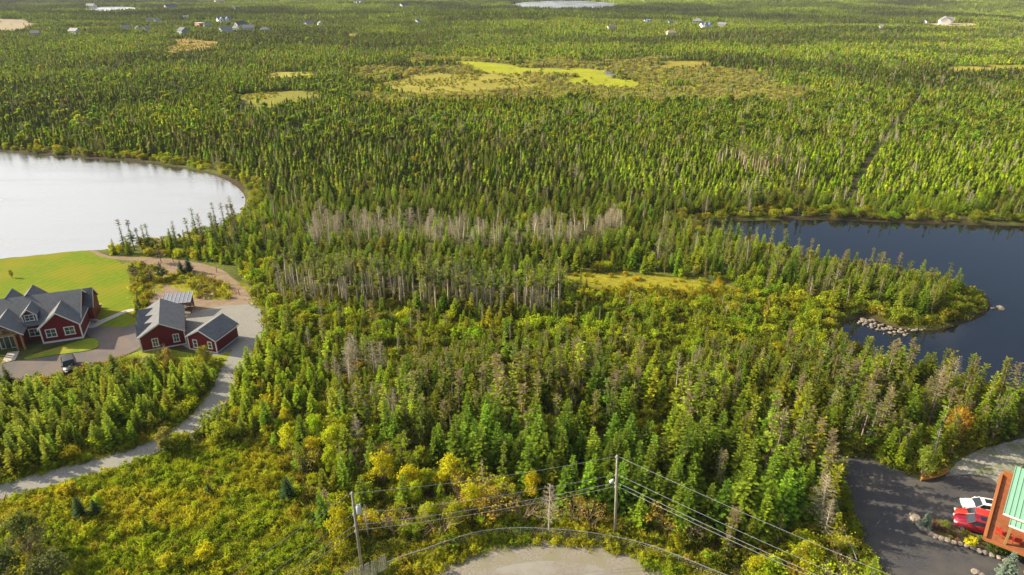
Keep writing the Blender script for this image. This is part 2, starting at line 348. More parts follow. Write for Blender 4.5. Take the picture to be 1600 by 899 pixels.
# water
def mat_water(name, deep, refl, rip, rscale, rough=.03):
    m, t, b, o = newmat(name); v = coords(t)
    mpn = t.nodes.new('ShaderNodeMapping'); mpn.inputs['Scale'].default_value = (1, 1.8, 1); t.links.new(v, mpn.inputs[0])
    t.links.new(mixn(t, noisen(t, v, .03), deep, tuple(x * 1.5 for x in deep)), b.inputs['Base Color']); b.inputs['Roughness'].default_value = rough
    rg = t.nodes.new('ShaderNodeMapRange'); rg.inputs[1].default_value = .4; rg.inputs[2].default_value = .65; rg.inputs[3].default_value = rough * .5; rg.inputs[4].default_value = rough * 3
    mw = t.nodes.new('ShaderNodeMapping'); mw.inputs['Scale'].default_value = (.6, 2.2, 1); t.links.new(v, mw.inputs[0]); t.links.new(noisen(t, mw.outputs[0], .035, 5), rg.inputs[0]); t.links.new(rg.outputs[0], b.inputs['Roughness'])
    b.inputs['IOR'].default_value = 1.33; b.inputs['Specular IOR Level'].default_value = .5
    bn = t.nodes.new('ShaderNodeBump'); bn.inputs['Distance'].default_value = rip; bn.inputs['Strength'].default_value = 1
    t.links.new(noisen(t, mpn.outputs[0], rscale, 3), bn.inputs['Height']); t.links.new(bn.outputs[0], b.inputs['Normal'])
    g = t.nodes.new('ShaderNodeBsdfGlossy'); t.links.new(rg.outputs[0], g.inputs['Roughness']); t.links.new(bn.outputs[0], g.inputs['Normal'])
    ms = t.nodes.new('ShaderNodeMixShader'); ms.inputs[0].default_value = refl
    t.links.new(b.outputs[0], ms.inputs[1]); t.links.new(g.outputs[0], ms.inputs[2]); t.links.new(ms.outputs[0], o.inputs[0])
    return m
M_WL = mat_water('lake_water', (.020, .022, .022), .42, .06, .9, .10)
M_WR = mat_water('pond_water', (.004, .005, .009), .13, .005, 1.2, .015)
def grow(poly, m):
    out = []; n = len(poly)
    for i in range(n):
        a_, b_ = poly[i - 1], poly[(i + 1) % n]; dx, dy = b_[0] - a_[0], b_[1] - a_[1]; l = math.hypot(dx, dy) + 1e-6
        out.append((poly[i][0] + dy / l * m, poly[i][1] - dx / l * m))
    A = lambda p: sum(p[i - 1][0] * p[i][1] - p[i][0] * p[i - 1][1] for i in range(len(p)))
    return out if abs(A(out)) > abs(A(poly)) else [(2 * p[0] - q[0], 2 * p[1] - q[1]) for p, q in zip(poly, out)]
sheet('water', grow(LAKE_L, 1.2), M_WL, -.40, sub=30, sm=0)
sheet('water', grow(LAKE_R, 1.2), M_WR, -.40, sub=30, sm=0)
M_WF = mat_water('far_lake_water', (.03, .03, .03), .8, .03, .5, .15)
for L_ in FAR_LAKES: sheet('water', L_, M_WF, .35, sub=100, sm=0)
sheet('water', POOL_FAR, M_WF, .05 + float(hgt(*P(955, 115))), sub=10)

# lawns, paving
M_LAWN = mat_noise('mown_lawn', (.105, .165, .006), (.15, .19, .008), .9, .9, .03, .12, (.18, .18, .010), obj=False)
t = M_LAWN.node_tree; b = [n for n in t.nodes if n.type == 'BSDF_PRINCIPLED'][0]; lk = b.inputs['Base Color'].links[0].from_socket
wv = t.nodes.new('ShaderNodeTexWave'); wv.bands_direction = 'X'; wv.inputs['Scale'].default_value = .22; wv.inputs['Distortion'].default_value = 1.2; wv.inputs['Detail'].default_value = 1
mpg = t.nodes.new('ShaderNodeMapping'); mpg.inputs['Rotation'].default_value = (0, 0, .35); t.links.new(coords(t), mpg.inputs[0]); t.links.new(mpg.outputs[0], wv.inputs['Vector'])
t.links.new(mixn(t, 1.0, lk, rampn(t, wv.outputs['Fac'], [(.3, (.93, .96, .92)), (.7, (1.05, 1.03, 1.0))]), 'MULTIPLY'), b.inputs['Base Color'])
M_LAWN2 = mat_noise('short_grass', (.12, .19, .015), (.20, .24, .02), 1.6, .9, .03, .4, (.25, .24, .03), obj=False)
M_DRIVE = mat_noise('worn_driveway', (.13, .105, .095), (.18, .15, .135), 4, .9, .01, .25, (.12, .11, .115), obj=False)
M_GRAVEL = mat_noise('crushed_gravel', (.17, .165, .155), (.29, .28, .26), 5, .95, .03, .35, (.24, .235, .22), obj=False)
M_DIRT = mat_noise('dirt_path', (.18, .125, .085), (.26, .185, .13), 2.2, .95, .02, .6, (.24, .19, .14), obj=False)
M_ASPH = mat_noise('asphalt', (.042, .042, .048), (.085, .083, .090), 7, .85, .006, .3, (.085, .080, .078), obj=False)
M_CUL = mat_noise('gravelled_asphalt', (.19, .17, .15), (.24, .215, .19), 3.5, .92, .008, .3, (.25, .24, .22), obj=False)
M_CULG = mat_noise('loose_gravel', (.17, .155, .13), (.27, .245, .21), 4.5, .95, .02, .5, (.20, .185, .13), obj=False)
M_CONC = mat_noise('pale_concrete', (.42, .38, .33), (.52, .48, .43), 2, .9, .004)
M_SAND = mat_noise('pale_sand', (.52, .48, .38), (.62, .58, .48), 3, .95)
M_STONE = mat_noise('grey_stone', (.24, .22, .20), (.46, .43, .39), 2.5, .85, .05)
M_SOIL = mat_noise('garden_soil', (.07, .05, .03), (.14, .11, .05), 3, .95, .03)
sheet('lawn', LAWN, M_LAWN, .010, .25)
sheet('dirt_path', DIRT, M_DIRT, .014, .35)
sheet('garden_ground', DIRT_HOLE, mat_noise('garden_grass', (.17, .18, .02), (.27, .25, .03), 1.2, .95, .03, obj=False), .018, .5)
sheet('driveway', DRIVE, M_DRIVE, .022, .05)
sheet('gravel_yard', GRAVEL, M_GRAVEL, .026, .12)
sheet('grass_verge', LAWN_SIDE, M_LAWN2, .018, .2)
sheet('front_lawn', LAWN_FRONT, M_LAWN2, .045, .03)
sheet('walkway', WALK, M_CONC, .050); sheet('front_walkway', WALK_FRONT, M_CONC, .054, sm=0)
sheet('patio', PATIO, M_CONC, .058, sm=1); sheet('sand_patch', SAND, M_SAND, .030)
def ribbon(c, wd):
    pts = smooth_open([P(*p) for p in c]); Lf, Rt = [], []
    for i, p in enumerate(pts):
        q0, q1 = pts[max(i - 1, 0)], pts[min(i + 1, len(pts) - 1)]; dx, dy = q1[0] - q0[0], q1[1] - q0[1]; l = math.hypot(dx, dy)
        Lf.append((p[0] - dy / l * wd / 2, p[1] + dx / l * wd / 2)); Rt.append((p[0] + dy / l * wd / 2, p[1] - dx / l * wd / 2))
    return Lf + Rt[::-1], pts
def smooth_open(p, it=2):
    for _ in range(it):
        q = [p[0]]
        for a_, b_ in zip(p[:-1], p[1:]): q += [(a_[0] * .75 + b_[0] * .25, a_[1] * .75 + b_[1] * .25), (a_[0] * .25 + b_[0] * .75, a_[1] * .25 + b_[1] * .75)]
        p = q + [p[-1]]
    return p
TRACK, TRACK_L = ribbon(TRACK_C, 3.3)
sheet('gravel_track', TRACK, M_GRAVEL, .030, .35, sub=.7, sm=0)
sheet('gravel_yard', GRAV_R, mat_noise('rubbly_gravel', (.16, .16, .15), (.34, .33, .30), 2.2, .95, .06, .5, (.16, .18, .10), obj=False), .012, .4)
sheet('driveway', ASPH, M_ASPH, .018, .08)
circ = lambda c, r, n=64: [(c[0] + r * math.cos(2 * math.pi * k / n), c[1] + r * math.sin(2 * math.pi * k / n)) for k in range(n)]
CULP = circ(CUL_C, CUL_R)
sheet('gravel_shoulder', CULP, M_CULG, .014, .55, sub=.6, sm=0)
sheet('road', circ(CUL_C, 15.7, 80), M_CUL, .020, .06, sub=.8, sm=0)
sheet('flower_bed', BED, M_SOIL, .060, .1)

# ------------------------------------------------------------------ buildings
M_RED = None
def mat_siding(name, c1, c2, step=.16):
    m, t, b, o = newmat(name); v = coords(t, True)
    wv = t.nodes.new('ShaderNodeTexWave'); wv.wave_type = 'BANDS'; wv.bands_direction = 'Z'; wv.wave_profile = 'SAW'; wv.inputs['Scale'].default_value = 1 / step / 2 * .32; wv.inputs['Distortion'].default_value = 0
    t.links.new(v, wv.inputs['Vector'])
    col = mixn(t, noisen(t, v, 1.4), c1, c2); t.links.new(col, b.inputs['Base Color']); b.inputs['Roughness'].default_value = .6
    bumpn(t, b, wv.outputs['Fac'], .02); return m
def mat_shingle(name, c1, c2):
    m, t, b, o = newmat(name); v = coords(t, True)
    br = t.nodes.new('ShaderNodeTexVoronoi'); br.inputs['Scale'].default_value = 3.4; t.links.new(v, br.inputs['Vector'])
    col = mixn(t, rampn(t, br.outputs['Color'], [(.2, (0, 0, 0)), (.8, (1, 1, 1))]), c1, c2)
    col = mixn(t, noisen(t, v, .7), col, tuple(x * 1.2 for x in c2)); t.links.new(col, b.inputs['Base Color']); b.inputs['Roughness'].default_value = .85
    bumpn(t, b, noisen(t, v, 12), .01); return m
M_RED = mat_siding('barn_red_siding', (.13, .008, .016), (.20, .014, .024))
M_SHING = mat_shingle('grey_shingle', (.075, .08, .095), (.13, .135, .15))
M_TRIM = mat_flat('white_trim', (.78, .77, .74), .5)
M_GLASS = mat_flat('window_glass', (.05, .075, .08), .06, spec=1.0)
M_TIMBER = mat_flat('honey_timber', (.34, .19, .07), .6)
M_DKWOOD = mat_flat('dark_brown_wood', (.075, .045, .028), .7)
M_METAL = mat_flat('galvanised_metal', (.42, .43, .43), .4, .6)

def gable_walls(mb, x0, x1, y0, y1, z0, ze, zr, ax='y'):
    if ax == 'y':
        xm = (x0 + x1) / 2
        a_ = [(x0, z0), (x1, z0), (x1, ze), (xm, zr), (x0, ze)]; v = [(x, y0, z) for x, z in a_] + [(x, y1, z) for x, z in a_]
    else:
        ym = (y0 + y1) / 2
        a_ = [(y0, z0), (y1, z0), (y1, ze), (ym, zr), (y0, ze)]; v = [(x0, y, z) for y, z in a_] + [(x1, y, z) for y, z in a_]
    mb.add(v, [(4, 3, 2, 1, 0), (5, 6, 7, 8, 9)] + [(i, (i + 1) % 5, 5 + (i + 1) % 5, 5 + i) for i in range(5)])
def gable_roof(mb, x0, x1, y0, y1, ze, zr, ov, th=.14, ax='y', side=0.25):
    """two slabs lying on the gable walls; ov overhang at the gables, side the eaves"""
    g = .02
    if ax == 'y':
        xm = (x0 + x1) / 2; s = (zr - ze) / (xm - x0); e = side
        for sg, xe in ((-1, x0 - e), (1, x1 + e)):
            mb.slab([(xm, y0 - ov, zr + th + g), (xm, y1 + ov, zr + th + g), (xe, y1 + ov, ze - s * e + th + g), (xe, y0 - ov, ze - s * e + th + g)], th)
    else:
        ym = (y0 + y1) / 2; s = (zr - ze) / (ym - y0); e = side
        for ye in (y0 - e, y1 + e):
            mb.slab([(x0 - ov, ym, zr + th + g), (x1 + ov, ym, zr + th + g), (x1 + ov, ye, ze - s * e + th + g), (x0 - ov, ye, ze - s * e + th + g)], th)
def rake(mb, x0, x1, y, ze, zr, side=.25, wd=.22, t=.05, ax='y'):
    """white boards under the roof edge on one gable at y (ax y) or x (ax x)"""
    m = (x0 + x1) / 2; s = (zr - ze) / (m - x0); top = .13
    for xe in (x0 - side, x1 + side):
        zt = ze - s * side + top
        q = [(m, zr + top), (xe, zt), (xe, zt - wd), (m, zr + top - wd)]
        if ax == 'y': v = [(a_, y - t / 2, z) for a_, z in q] + [(a_, y + t / 2, z) for a_, z in q]
        else: v = [(y - t / 2, a_, z) for a_, z in q] + [(y + t / 2, a_, z) for a_, z in q]
        mb.add(v, [(0, 1, 2, 3), (7, 6, 5, 4)] + [(i, (i + 1) % 4, 4 + (i + 1) % 4, 4 + i) for i in range(4)])
def window(parent, x, y, z, w_, h_, nx=2, ny=2, ax='y', name='window', dirn=-1, arch=False):
    """frame with a recessed pane and glazing bars on a wall; dirn -1 faces -y (or -x)"""
    def bx(mb, a0, a1, d0, d1, z0, z1):
        lo, hi = sorted((d0 * dirn, d1 * dirn))
        if ax == 'y': mb.box(x + a0, x + a1, y + lo, y + hi, z + z0, z + z1)
        else: mb.box(x + lo, x + hi, y + a0, y + a1, z + z0, z + z1)
    fr = MB(); b_ = .13; hw, hh = w_ / 2, h_ / 2
    bx(fr, -hw, hw, .003, .09, hh - b_, hh); bx(fr, -hw - .06, hw + .06, .003, .12, -hh, -hh + b_)
    bx(fr, -hw, -hw + b_, .003, .08, -hh + b_, hh - b_); bx(fr, hw - b_, hw, .003, .08, -hh + b_, hh - b_)
    for k in range(1, nx):
        c = -hw + w_ * k / nx; bx(fr, c - .035, c + .035, .003, .06, -hh + b_, hh - b_)
    for k in range(1, ny):
        c = -hh + h_ * k / ny; bx(fr, -hw + b_, hw - b_, .003, .055, c - .03, c + .03)
    f_ = fr.build(name, M_TRIM, parent)
    pn = MB(); bx(pn, -hw + b_, hw - b_, .004, .03, -hh + b_, hh - b_); pn.build('pane', M_GLASS, f_)
    return f_

def ang_empty(name, uv, rz, **k):
    x, y = P(*uv); return empty(name, (x, y, 0), rz, **k)

# --- large garage (its ridge runs away from the camera)
g1 = empty('garage', (-56.4, 96.9, 0), R(24), label='larger barn-red garage with three small cross gables over its left roof slope', cat='garage')
hw, ln = 3.25, 9.4
w_ = MB(); gable_walls(w_, -hw, hw, 0, ln, 0, 2.7, 4.6); w_.build('wall', M_RED, g1)
rf = MB(); gable_roof(rf, -hw, hw, 0, ln, 2.7, 4.6, .35); rf.build('roof', M_SHING, g1)
for yy in (-.36, ln + .36): tr = MB(); rake(tr, -hw, hw, yy, 2.7, 4.6); tr.build('rake_board', M_TRIM, g1)
for x in (-hw, hw): tr = MB(); tr.box(x - .09, x + .09, -.04, .10, 0, 2.6); tr.build('corner_board', M_TRIM, g1)
tr = MB(); tr.box(-hw + .1, hw - .1, -.03, -.004, 0.05, .25); tr.build('skirt_board', M_TRIM, g1)
for k in range(3):
    yc = 1.75 + k * 2.95; d0 = MB()
    a_ = [(yc - 1.15, 2.5), (yc + 1.15, 2.5), (yc, 3.95)]
    d0.add([(-hw - .12, y, z) for y, z in a_] + [(-hw + 2.0, y, z) for y, z in a_], [(0, 1, 2), (5, 4, 3), (0, 2, 5, 3), (1, 4, 5, 2), (0, 3, 4, 1)])
    d = d0.build('cross_gable', M_RED, g1)
    r_ = MB(); xr = -hw + (4.14 - 2.86) / (1.9 / hw)     # where the small ridge meets the main slope
    for sg in (-1, 1):
        r_.slab([(-hw - .42, yc, 4.14), (xr, yc, 4.14), (-hw - .22, yc + sg * 1.42, 2.78), (-hw - .42, yc + sg * 1.42, 2.70)], .10)
    r_.build('gable_roof', M_SHING, d)
    gd = MB(); gd.box(-hw - .06, -hw - .01, yc - 1.15, yc + 1.15, .05, 2.2); gd.build('garage_door', M_TRIM, g1)
window(g1, -1.15, 0, 1.35, .95, 1.5, 2, 2); window(g1, 1.95, 0, 1.5, .95, 1.5, 2, 2)

# --- small garage
g2 = empty('garage', (-49.7, 95.9, 0), R(-15), label='smaller barn-red outbuilding with plain gable roof beside the gravel yard', cat='garage')
hw, ln = 2.55, 5.6
w_ = MB(); gable_walls(w_, -hw, hw, 0, ln, 0, 2.45, 3.85); w_.build('wall', M_RED, g2)
rf = MB(); gable_roof(rf, -hw, hw, 0, ln, 2.45, 3.85, .28); rf.build('roof', M_SHING, g2)
for yy in (-.29, ln + .29): tr = MB(); rake(tr, -hw, hw, yy, 2.45, 3.85); tr.build('rake_board', M_TRIM, g2)
for x in (-hw, hw): tr = MB(); tr.box(x - .08, x + .08, -.04, .10, 0, 2.35); tr.build('corner_board', M_TRIM, g2)
tr = MB(); tr.box(hw + .30, hw + .34, -.28, ln + .28, 2.17, 2.36); tr.build('eave_board', M_TRIM, g2)
tr = MB(); tr.box(-hw + .1, hw - .1, -.03, -.004, .05, .2); tr.build('skirt_board', M_TRIM, g2); tr = MB(); tr.box(hw + .004, hw + .03, .12, ln, .02, .2); tr.build('skirt_board', M_TRIM, g2)
window(g2, -1.25, 0, 1.25, .85, 1.5, 1, 2); window(g2, 1.5, 0, 1.35, .8, 1.3, 1, 2)

# --- main house
H0 = empty('house', (-71.6, 100.3, 0), R(20), label='large barn-red house with steep grey gables and timber entrance porch', cat='house')
w_ = MB(); gable_walls(w_, -27, -.3, 1.6, 10.8, 0, 3.0, 6.2, 'x'); w_.build('wall', M_RED, H0)
rf = MB(); gable_roof(rf, -27, -.3, 1.6, 10.8, 3.0, 6.2, .35, .16, 'x', .35); r0 = rf.build('roof', M_SHING, H0)
ch = MB(); ch.box(-17.2, -16.3, 7.4, 8.3, 4.8, 7.3); ch.box(-17.3, -16.2, 7.3, 8.4, 7.3, 7.45); ch.build('chimney', M_STONE, r0)
tr = MB(); rake(tr, 1.6, 10.8, .06, 3.0, 6.2, .35, .28, .06, 'x'); tr.build('rake_board', M_TRIM, H0)
# right-hand front wing
w_ = MB(); gable_walls(w_, -5.7, 0, 0, 6.3, 0, 2.9, 5.25); w_.build('wall', M_RED, H0)
rf = MB(); gable_roof(rf, -5.7, 0, 0, 6.0, 2.9, 5.25, .32, .15, 'y', .28); rf.build('roof', M_SHING, H0)
tr = MB(); rake(tr, -5.7, 0, -.33, 2.9, 5.25, .28, .26); tr.build('rake_board', M_TRIM, H0)
for x in (-5.7, 0): tr = MB(); tr.box(x - .10, x + .10, -.05, .12, 0, 2.75); tr.build('corner_board', M_TRIM, H0)
for bxx, nm in (((-5.6, -.1, -.06, -.004, .0, .32), 'skirt_board'), ((.004, .05, .2, 6.2, 0, .3), 'skirt_board'), ((.29, .33, -.3, 6.2, 2.66, 2.84), 'eave_board')): tr = MB(); tr.box(*bxx); tr.build(nm, M_TRIM, H0)
window(H0, -4.25, 0, 1.75, 1.55, 1.5); window(H0, -1.6, 0, 1.75, 1.55, 1.5)
# window dormer
w_ = MB(); gable_walls(w_, -8.2, -6.2, 2.0, 5.2, 3.0, 4.65, 5.6); w_.build('dormer', M_RED, H0)
rf = MB(); gable_roof(rf, -8.2, -6.2, 2.0, 5.4, 4.65, 5.6, .25, .13, 'y', .25); rf.build('dormer_roof', M_SHING, H0)
tr = MB(); rake(tr, -8.2, -6.2, 1.74, 4.65, 5.6, .25, .2); tr.build('rake_board', M_TRIM, H0)
for bxx in ((-8.28, -8.1, 1.95, 2.1, 3.3, 4.55), (-6.3, -6.12, 1.95, 2.1, 3.3, 4.55)): tr = MB(); tr.box(*bxx); tr.build('corner_board', M_TRIM, H0)
tr = MB(); tr.box(-8.4, -6.0, 1.86, 1.98, 3.12, 3.28); tr.build('skirt_board', M_TRIM, H0)
window(H0, -7.2, 2.0, 4.1, 1.4, 1.15)
window(H0, -7.0, 1.6, 1.6, 1.6, 1.45)
# rear gables peeking over the ridge
for xc, zt, wd in ((-7.9, 6.85, 2.0), (-11.0, 6.65, 1.5), (-20, 6.8, 2.0)):
    w_ = MB(); gable_walls(w_, xc - wd, xc + wd, 6.4, 9.9, 3.0, 4.6, zt - .3); w_.build('wall', M_RED, H0)
    rf = MB(); gable_roof(rf, xc - wd, xc + wd, 6.4, 9.9, 4.6, zt - .3, .3, .15); rf.build('roof', M_SHING, H0)
# right end: low rear wing with its own gable
w_ = MB(); gable_walls(w_, -.3, .8, 6.4, 11.4, 0, 2.9, 5.2, 'x'); w_.build('wall', M_RED, H0)
rf = MB(); gable_roof(rf, -.2, .8, 6.4, 11.4, 2.9, 5.2, .25, .14, 'x', .25); rf.build('roof', M_SHING, H0)
tr = MB(); rake(tr, 6.4, 11.4, 1.07, 2.9, 5.2, .25, .25, .05, 'x'); tr.build('rake_board', M_TRIM, H0)
# entrance porch in heavy timber
w_ = MB(); gable_walls(w_, -12.9, -8.2, .2, 5.5, 0, 3.0, 4.95); w_.build('wall', M_RED, H0)
rf = MB(); gable_roof(rf, -13.2, -7.9, -1.2, 5.6, 3.0, 5.1, .25, .15, 'y', .35); rf.build('porch_roof', M_SHING, H0)
tr = MB(); rake(tr, -13.2, -7.9, -1.46, 3.0, 5.1, .35, .22); tr.build('rake_board', M_TRIM, H0)
for x in (-13, -12.1, -9, -8.1):
    c = MB(); c.box(x - .14, x + .14, -1.2, -.92, 0, 2.9); c.build('post', M_TIMBER, H0)
bm_ = MB(); bm_.box(-13.2, -7.9, -1.22, -.9, 2.9, 3.12); bm_.tube([(-13, -1.05, 3.2), (-10.55, -1.05, 4.95)], .14, 4); bm_.tube([(-8.1, -1.05, 3.2), (-10.55, -1.05, 4.95)], .14, 4)
bm_.box(-10.67, -10.43, -1.2, -.95, 3.25, 4.8); bm_.tube([(-12.2, -1.05, 3.2), (-10.55, -1.05, 4.3)], .1, 4); bm_.tube([(-8.9, -1.05, 3.2), (-10.55, -1.05, 4.3)], .1, 4); bm_.build('porch_frame', M_TIMBER, H0)
dr = MB(); dr.box(-11.7, -9.4, .08, .16, .05, 2.25); d = dr.build('door_surround', M_TRIM, H0)
for x in (-11.25, -9.85): q = MB(); q.box(x - .25, x + .25, .05, .075, .2, 2.1); q.build('sidelight', M_GLASS, d)
q = MB(); q.box(-10.9, -10.2, .04, .075, .1, 2.15); q.build('door', M_GLASS, d)
ar = MB(); n = 10
for r0_, r1_, yy in ((.0, .85, .12),):
    pts = [(-10.55 + 1.05 * math.cos(math.pi * k / n), 2.55 + .95 * math.sin(math.pi * k / n)) for k in range(n + 1)]
    ar.add([(x, .06, z) for x, z in pts] + [(x, .18, z) for x, z in pts], [tuple(range(n + 1)), tuple(range(2 * n + 1, n, -1))] + [(i, i + 1, n + 2 + i, n + 1 + i) for i in range(n)])
aw = ar.build('arched_window', M_TRIM, H0)
ar = MB(); pts = [(-10.55 + .82 * math.cos(math.pi * k / n), 2.65 + .72 * math.sin(math.pi * k / n)) for k in range(n + 1)]
ar.add([(x, .03, z) for x, z in pts] + [(x, .055, z) for x, z in pts], [tuple(range(n + 1)), tuple(range(2 * n + 1, n, -1))] + [(i, i + 1, n + 2 + i, n + 1 + i) for i in range(n)]); ar.build('pane', M_GLASS, aw)
# rear patio wall
M_BOX = mat_noise('stone_wall_face', (.30, .25, .21), (.50, .44, .38), 2, .9, .03)
for k, (u, v, L_, rz, h_) in enumerate([(138, 484, 4.2, 20, .7), (141, 503, 3.2, -12, .5), (134, 494, 2.6, 70, .6)]):
    e_ = ang_empty('stone_wall', (u, v), R(rz), label=['low stone garden wall along back edge of patio beside the red house', 'low stone step wall at front of patio where the walkway starts', 'short low stone wall against right side of the red house'][k], cat='wall')
    for j in range(int(L_ / .6)):
        for q in range(2):
            s = MB(); x = -L_ / 2 + j * .6 + q * .2; s.box(x + .015, x + .585, -.2 + rnd.uniform(-.03, .03), .2, q * h_ / 2 + .06, (q + 1) * h_ / 2 + .05); s.build('stone', M_BOX, e_)

# --- open shed with a translucent panel roof
S = empty('garden_shed', (*P(258.5, 492.5), 0), R(13), label='open brown timber shed with ribbed glazed panel roof behind the garage', cat='shed')
M_POLY = mat_flat('glazed_roof_panel', (.17, .18, .23), .4, 0, .4)
ps = MB()
for x in (0, 2.1, 4.2, 6.2):
    for y in (0, 3.2): ps2 = MB(); ps2.box(x - .09, x + .09, y - .09, y + .09, 0, 2.25 + (.5 if y else 0)); ps2.build('post', M_DKWOOD, S)
b_ = MB(); b_.box(-.3, 6.5, -.1, .08, 2.2, 2.42); b_.box(-.3, 6.5, 3.1, 3.3, 2.72, 2.92); b_.build('beam', M_DKWOOD, S)
for k in range(9):
    q = MB(); q.box(-.09, 6.3, 3.28, 3.33, .12 + k * .28, .36 + k * .28); q.build('wall_board', M_DKWOOD, S)
for k in range(4):
    q = MB(); q.box(-.05, 3.9, -.05, -.01, .1 + k * .26, .33 + k * .26); q.build('wall_board', M_DKWOOD, S)
for k in range(7):
    x0 = -.35 + k * .99
    q = MB(); q.slab([(x0 + .04, -.5, 2.43), (x0 + .95, -.5, 2.43), (x0 + .95, 3.6, 3.10), (x0 + .04, 3.6, 3.10)], .03); q.build('roof_panel', M_POLY, S)
for k in range(8):
    x0 = -.35 + k * .99
    q = MB(); q.tube([(x0, -.52, 2.46), (x0, 3.62, 3.13)], .045, 4); q.build('rafter', M_TRIM, S)
q = MB(); q.box(4.5, 5.3, -.1, -.05, 1.1, 1.8); q.build('white_panel', M_TRIM, S)
# --- swing frame on the sand oval
x, y = P(325, 463)
S.scale = (.70, .82, .92)
S = empty('swing_frame', (x, y, 0), R(14), label='timber garden swing frame standing over the pale sand oval', cat='swing')
for sx in (-1.4, 1.4):
    q = MB(); q.tube([(sx, -.9, 0), (sx, 0, 2.3)], .08, 5); q.build('leg', M_TIMBER, S)
    q = MB(); q.tube([(sx, .9, 0), (sx, 0, 2.3)], .08, 5); q.build('leg', M_TIMBER, S)
q = MB(); q.tube([(-1.7, 0, 2.32), (1.7, 0, 2.32)], .09, 6); q.build('beam', M_TIMBER, S)
q = MB(); q.box(-.6, .6, -.22, .22, .55, .62); q.box(-.6, .6, .2, .26, .62, 1.1); q.build('seat', M_TIMBER, S)
for sx in (-.55, .55): q = MB(); q.tube([(sx, 0, .6), (sx, 0, 2.3)], .02, 4); q.build('chain', M_METAL, S)
for k, (u, v) in enumerate([(339, 426), (359, 449), (374, 461), (271, 410)]):
    x, y = P(u, v); q = MB(); q.box(-.05, .05, -.05, .05, 0, 1.15); q.box(-.08, .08, -.08, .08, 1.15, 1.25)
    o_ = q.build('marker_post', M_TIMBER, label=['wooden marker post on right bend of the dirt path', 'wooden marker post lower on the dirt path beside yellow bushes', 'wooden marker post where dirt path meets the gravel yard', 'short post at the upper edge of the dirt path by dark pines'][k], cat='post'); o_.location = (x, y, 0)

# --- right-hand house: timber deck and green standing-seam roof
M_GREENROOF = mat_flat('green_metal_roof', (.22, .42, .31), .45, .0, .4)
M_ORANGE = mat_flat('stained_orange_timber', (.35, .13, .04), .6)
M_DECK = mat_noise('stained_deck_board', (.22, .075, .035), (.32, .12, .055), 1.5, .75)
ZD = 2.6
A_ = Vector((*P(1566, 740, ZD), ZD)); B_ = Vector((*P(1540, 838, ZD), ZD)); dv = (A_ - B_); Ld = dv.length; rzd = math.atan2(dv.y, dv.x) - math.pi / 2
RH = empty('house', (B_.x, B_.y, 0), rzd, label='timber house with raised orange deck and green metal roof at right edge', cat='house')
# local: x to the right, y away along the deck's left edge
wd_deck = 9.0
for k in range(int(Ld / .42)):
    y0 = .12 + k * .42; q = MB(); q.box(.1, wd_deck, y0 + .012, min(y0 + .405, Ld - .1), ZD - .32, ZD - .25); q.build('deck_board', M_DECK, RH)
fr = MB(); fr.box(0, wd_deck, 0, Ld, ZD - .6, ZD - .34); fr.build('deck_frame', M_ORANGE, RH)
fr = MB(); fr.box(-.16, .09, 0, Ld, ZD - .5, ZD + .02); fr.build('fascia', M_ORANGE, RH)
fr = MB(); fr.box(.1, wd_deck, -.12, -.002, ZD - .48, ZD - .18); fr.build('fascia', M_ORANGE, RH)
fr = MB(); fr.box(.092, wd_deck, Ld - .09, Ld + .08, ZD - .6, ZD + .5); fr.build('back_rail', M_ORANGE, RH)
for x, y in ((1.3, 1.6), (.3, Ld / 2), (.3, Ld - .3), (4, .3)):
    q = MB(); q.box(x - .13, x + .13, y - .13, y + .13, 0, ZD - .61); q.build('deck_post', M_TIMBER, RH)
hb = MB(); hb.box(3.6, 12, 2.6, Ld + 4, 0, 5.0); hb.build('wall', M_ORANGE, RH)
# roof: eave over the deck, rising to the right
Zr = 5.4
def loc_of(u, v, z):
    X, Y = P(u, v, z); d_ = Vector((X - B_.x, Y - B_.y, 0)); c, s = math.cos(-rzd), math.sin(-rzd)
    return d_.x * c - d_.y * s, d_.x * s + d_.y * c
e0 = loc_of(1587, 728, Zr); e1 = loc_of(1568, 802, Zr); e2 = loc_of(1577, 818, Zr - .3)
xe = (e0[0] + e1[0]) / 2; yb = e0[1]; yf = e1[1]
rise = .16
def roof_strip(x0, x1, y0, y1, z0, nm='roof'):
    """sheet falling towards the viewer's side, seams running down the slope"""
    z1 = z0 + (y1 - y0) * rise
    q = MB(); q.slab([(x0, y0, z0), (x1, y0, z0), (x1, y1, z1), (x0, y1, z1)], .12); r_ = q.build(nm, M_GREENROOF, RH)
    n = int((x1 - x0) / .42)
    for k in range(n + 1):
        x = x0 + .03 + k * (x1 - x0 - .06) / n; s = MB(); s.slab([(x - .02, y0, z0 + .05), (x + .02, y0, z0 + .05), (x + .02, y1, z1 + .05), (x - .02, y1, z1 + .05)], .045); s.build('seam', M_GREENROOF, r_)
    s = MB(); s.box(x0, x1, y0 - .08, y0 - .003, z0 - .16, z0 + .01); s.build('gutter', M_TRIM, r_)
e1 = loc_of(1568, 802, Zr); e2 = loc_of(1577, 819, Zr - .3); yf = e1[1]; xe = e1[0]; yb = yf + 6
for _ in range(4): e0 = loc_of(1587, 728, Zr + (yb - yf) * rise); yb = e0[1]
xe = (e0[0] + e1[0]) / 2
roof_strip(xe, xe + 9, yf, yb, Zr)
roof_strip(e2[0], e2[0] + 9, e2[1], yf - .10, Zr - .40, 'porch_roof')
q = MB(); q.box(e2[0] + .15, e2[0] + .38, e2[1] + .25, e2[1] + .48, ZD - .24, Zr - .53); q.build('post', M_TIMBER, RH)
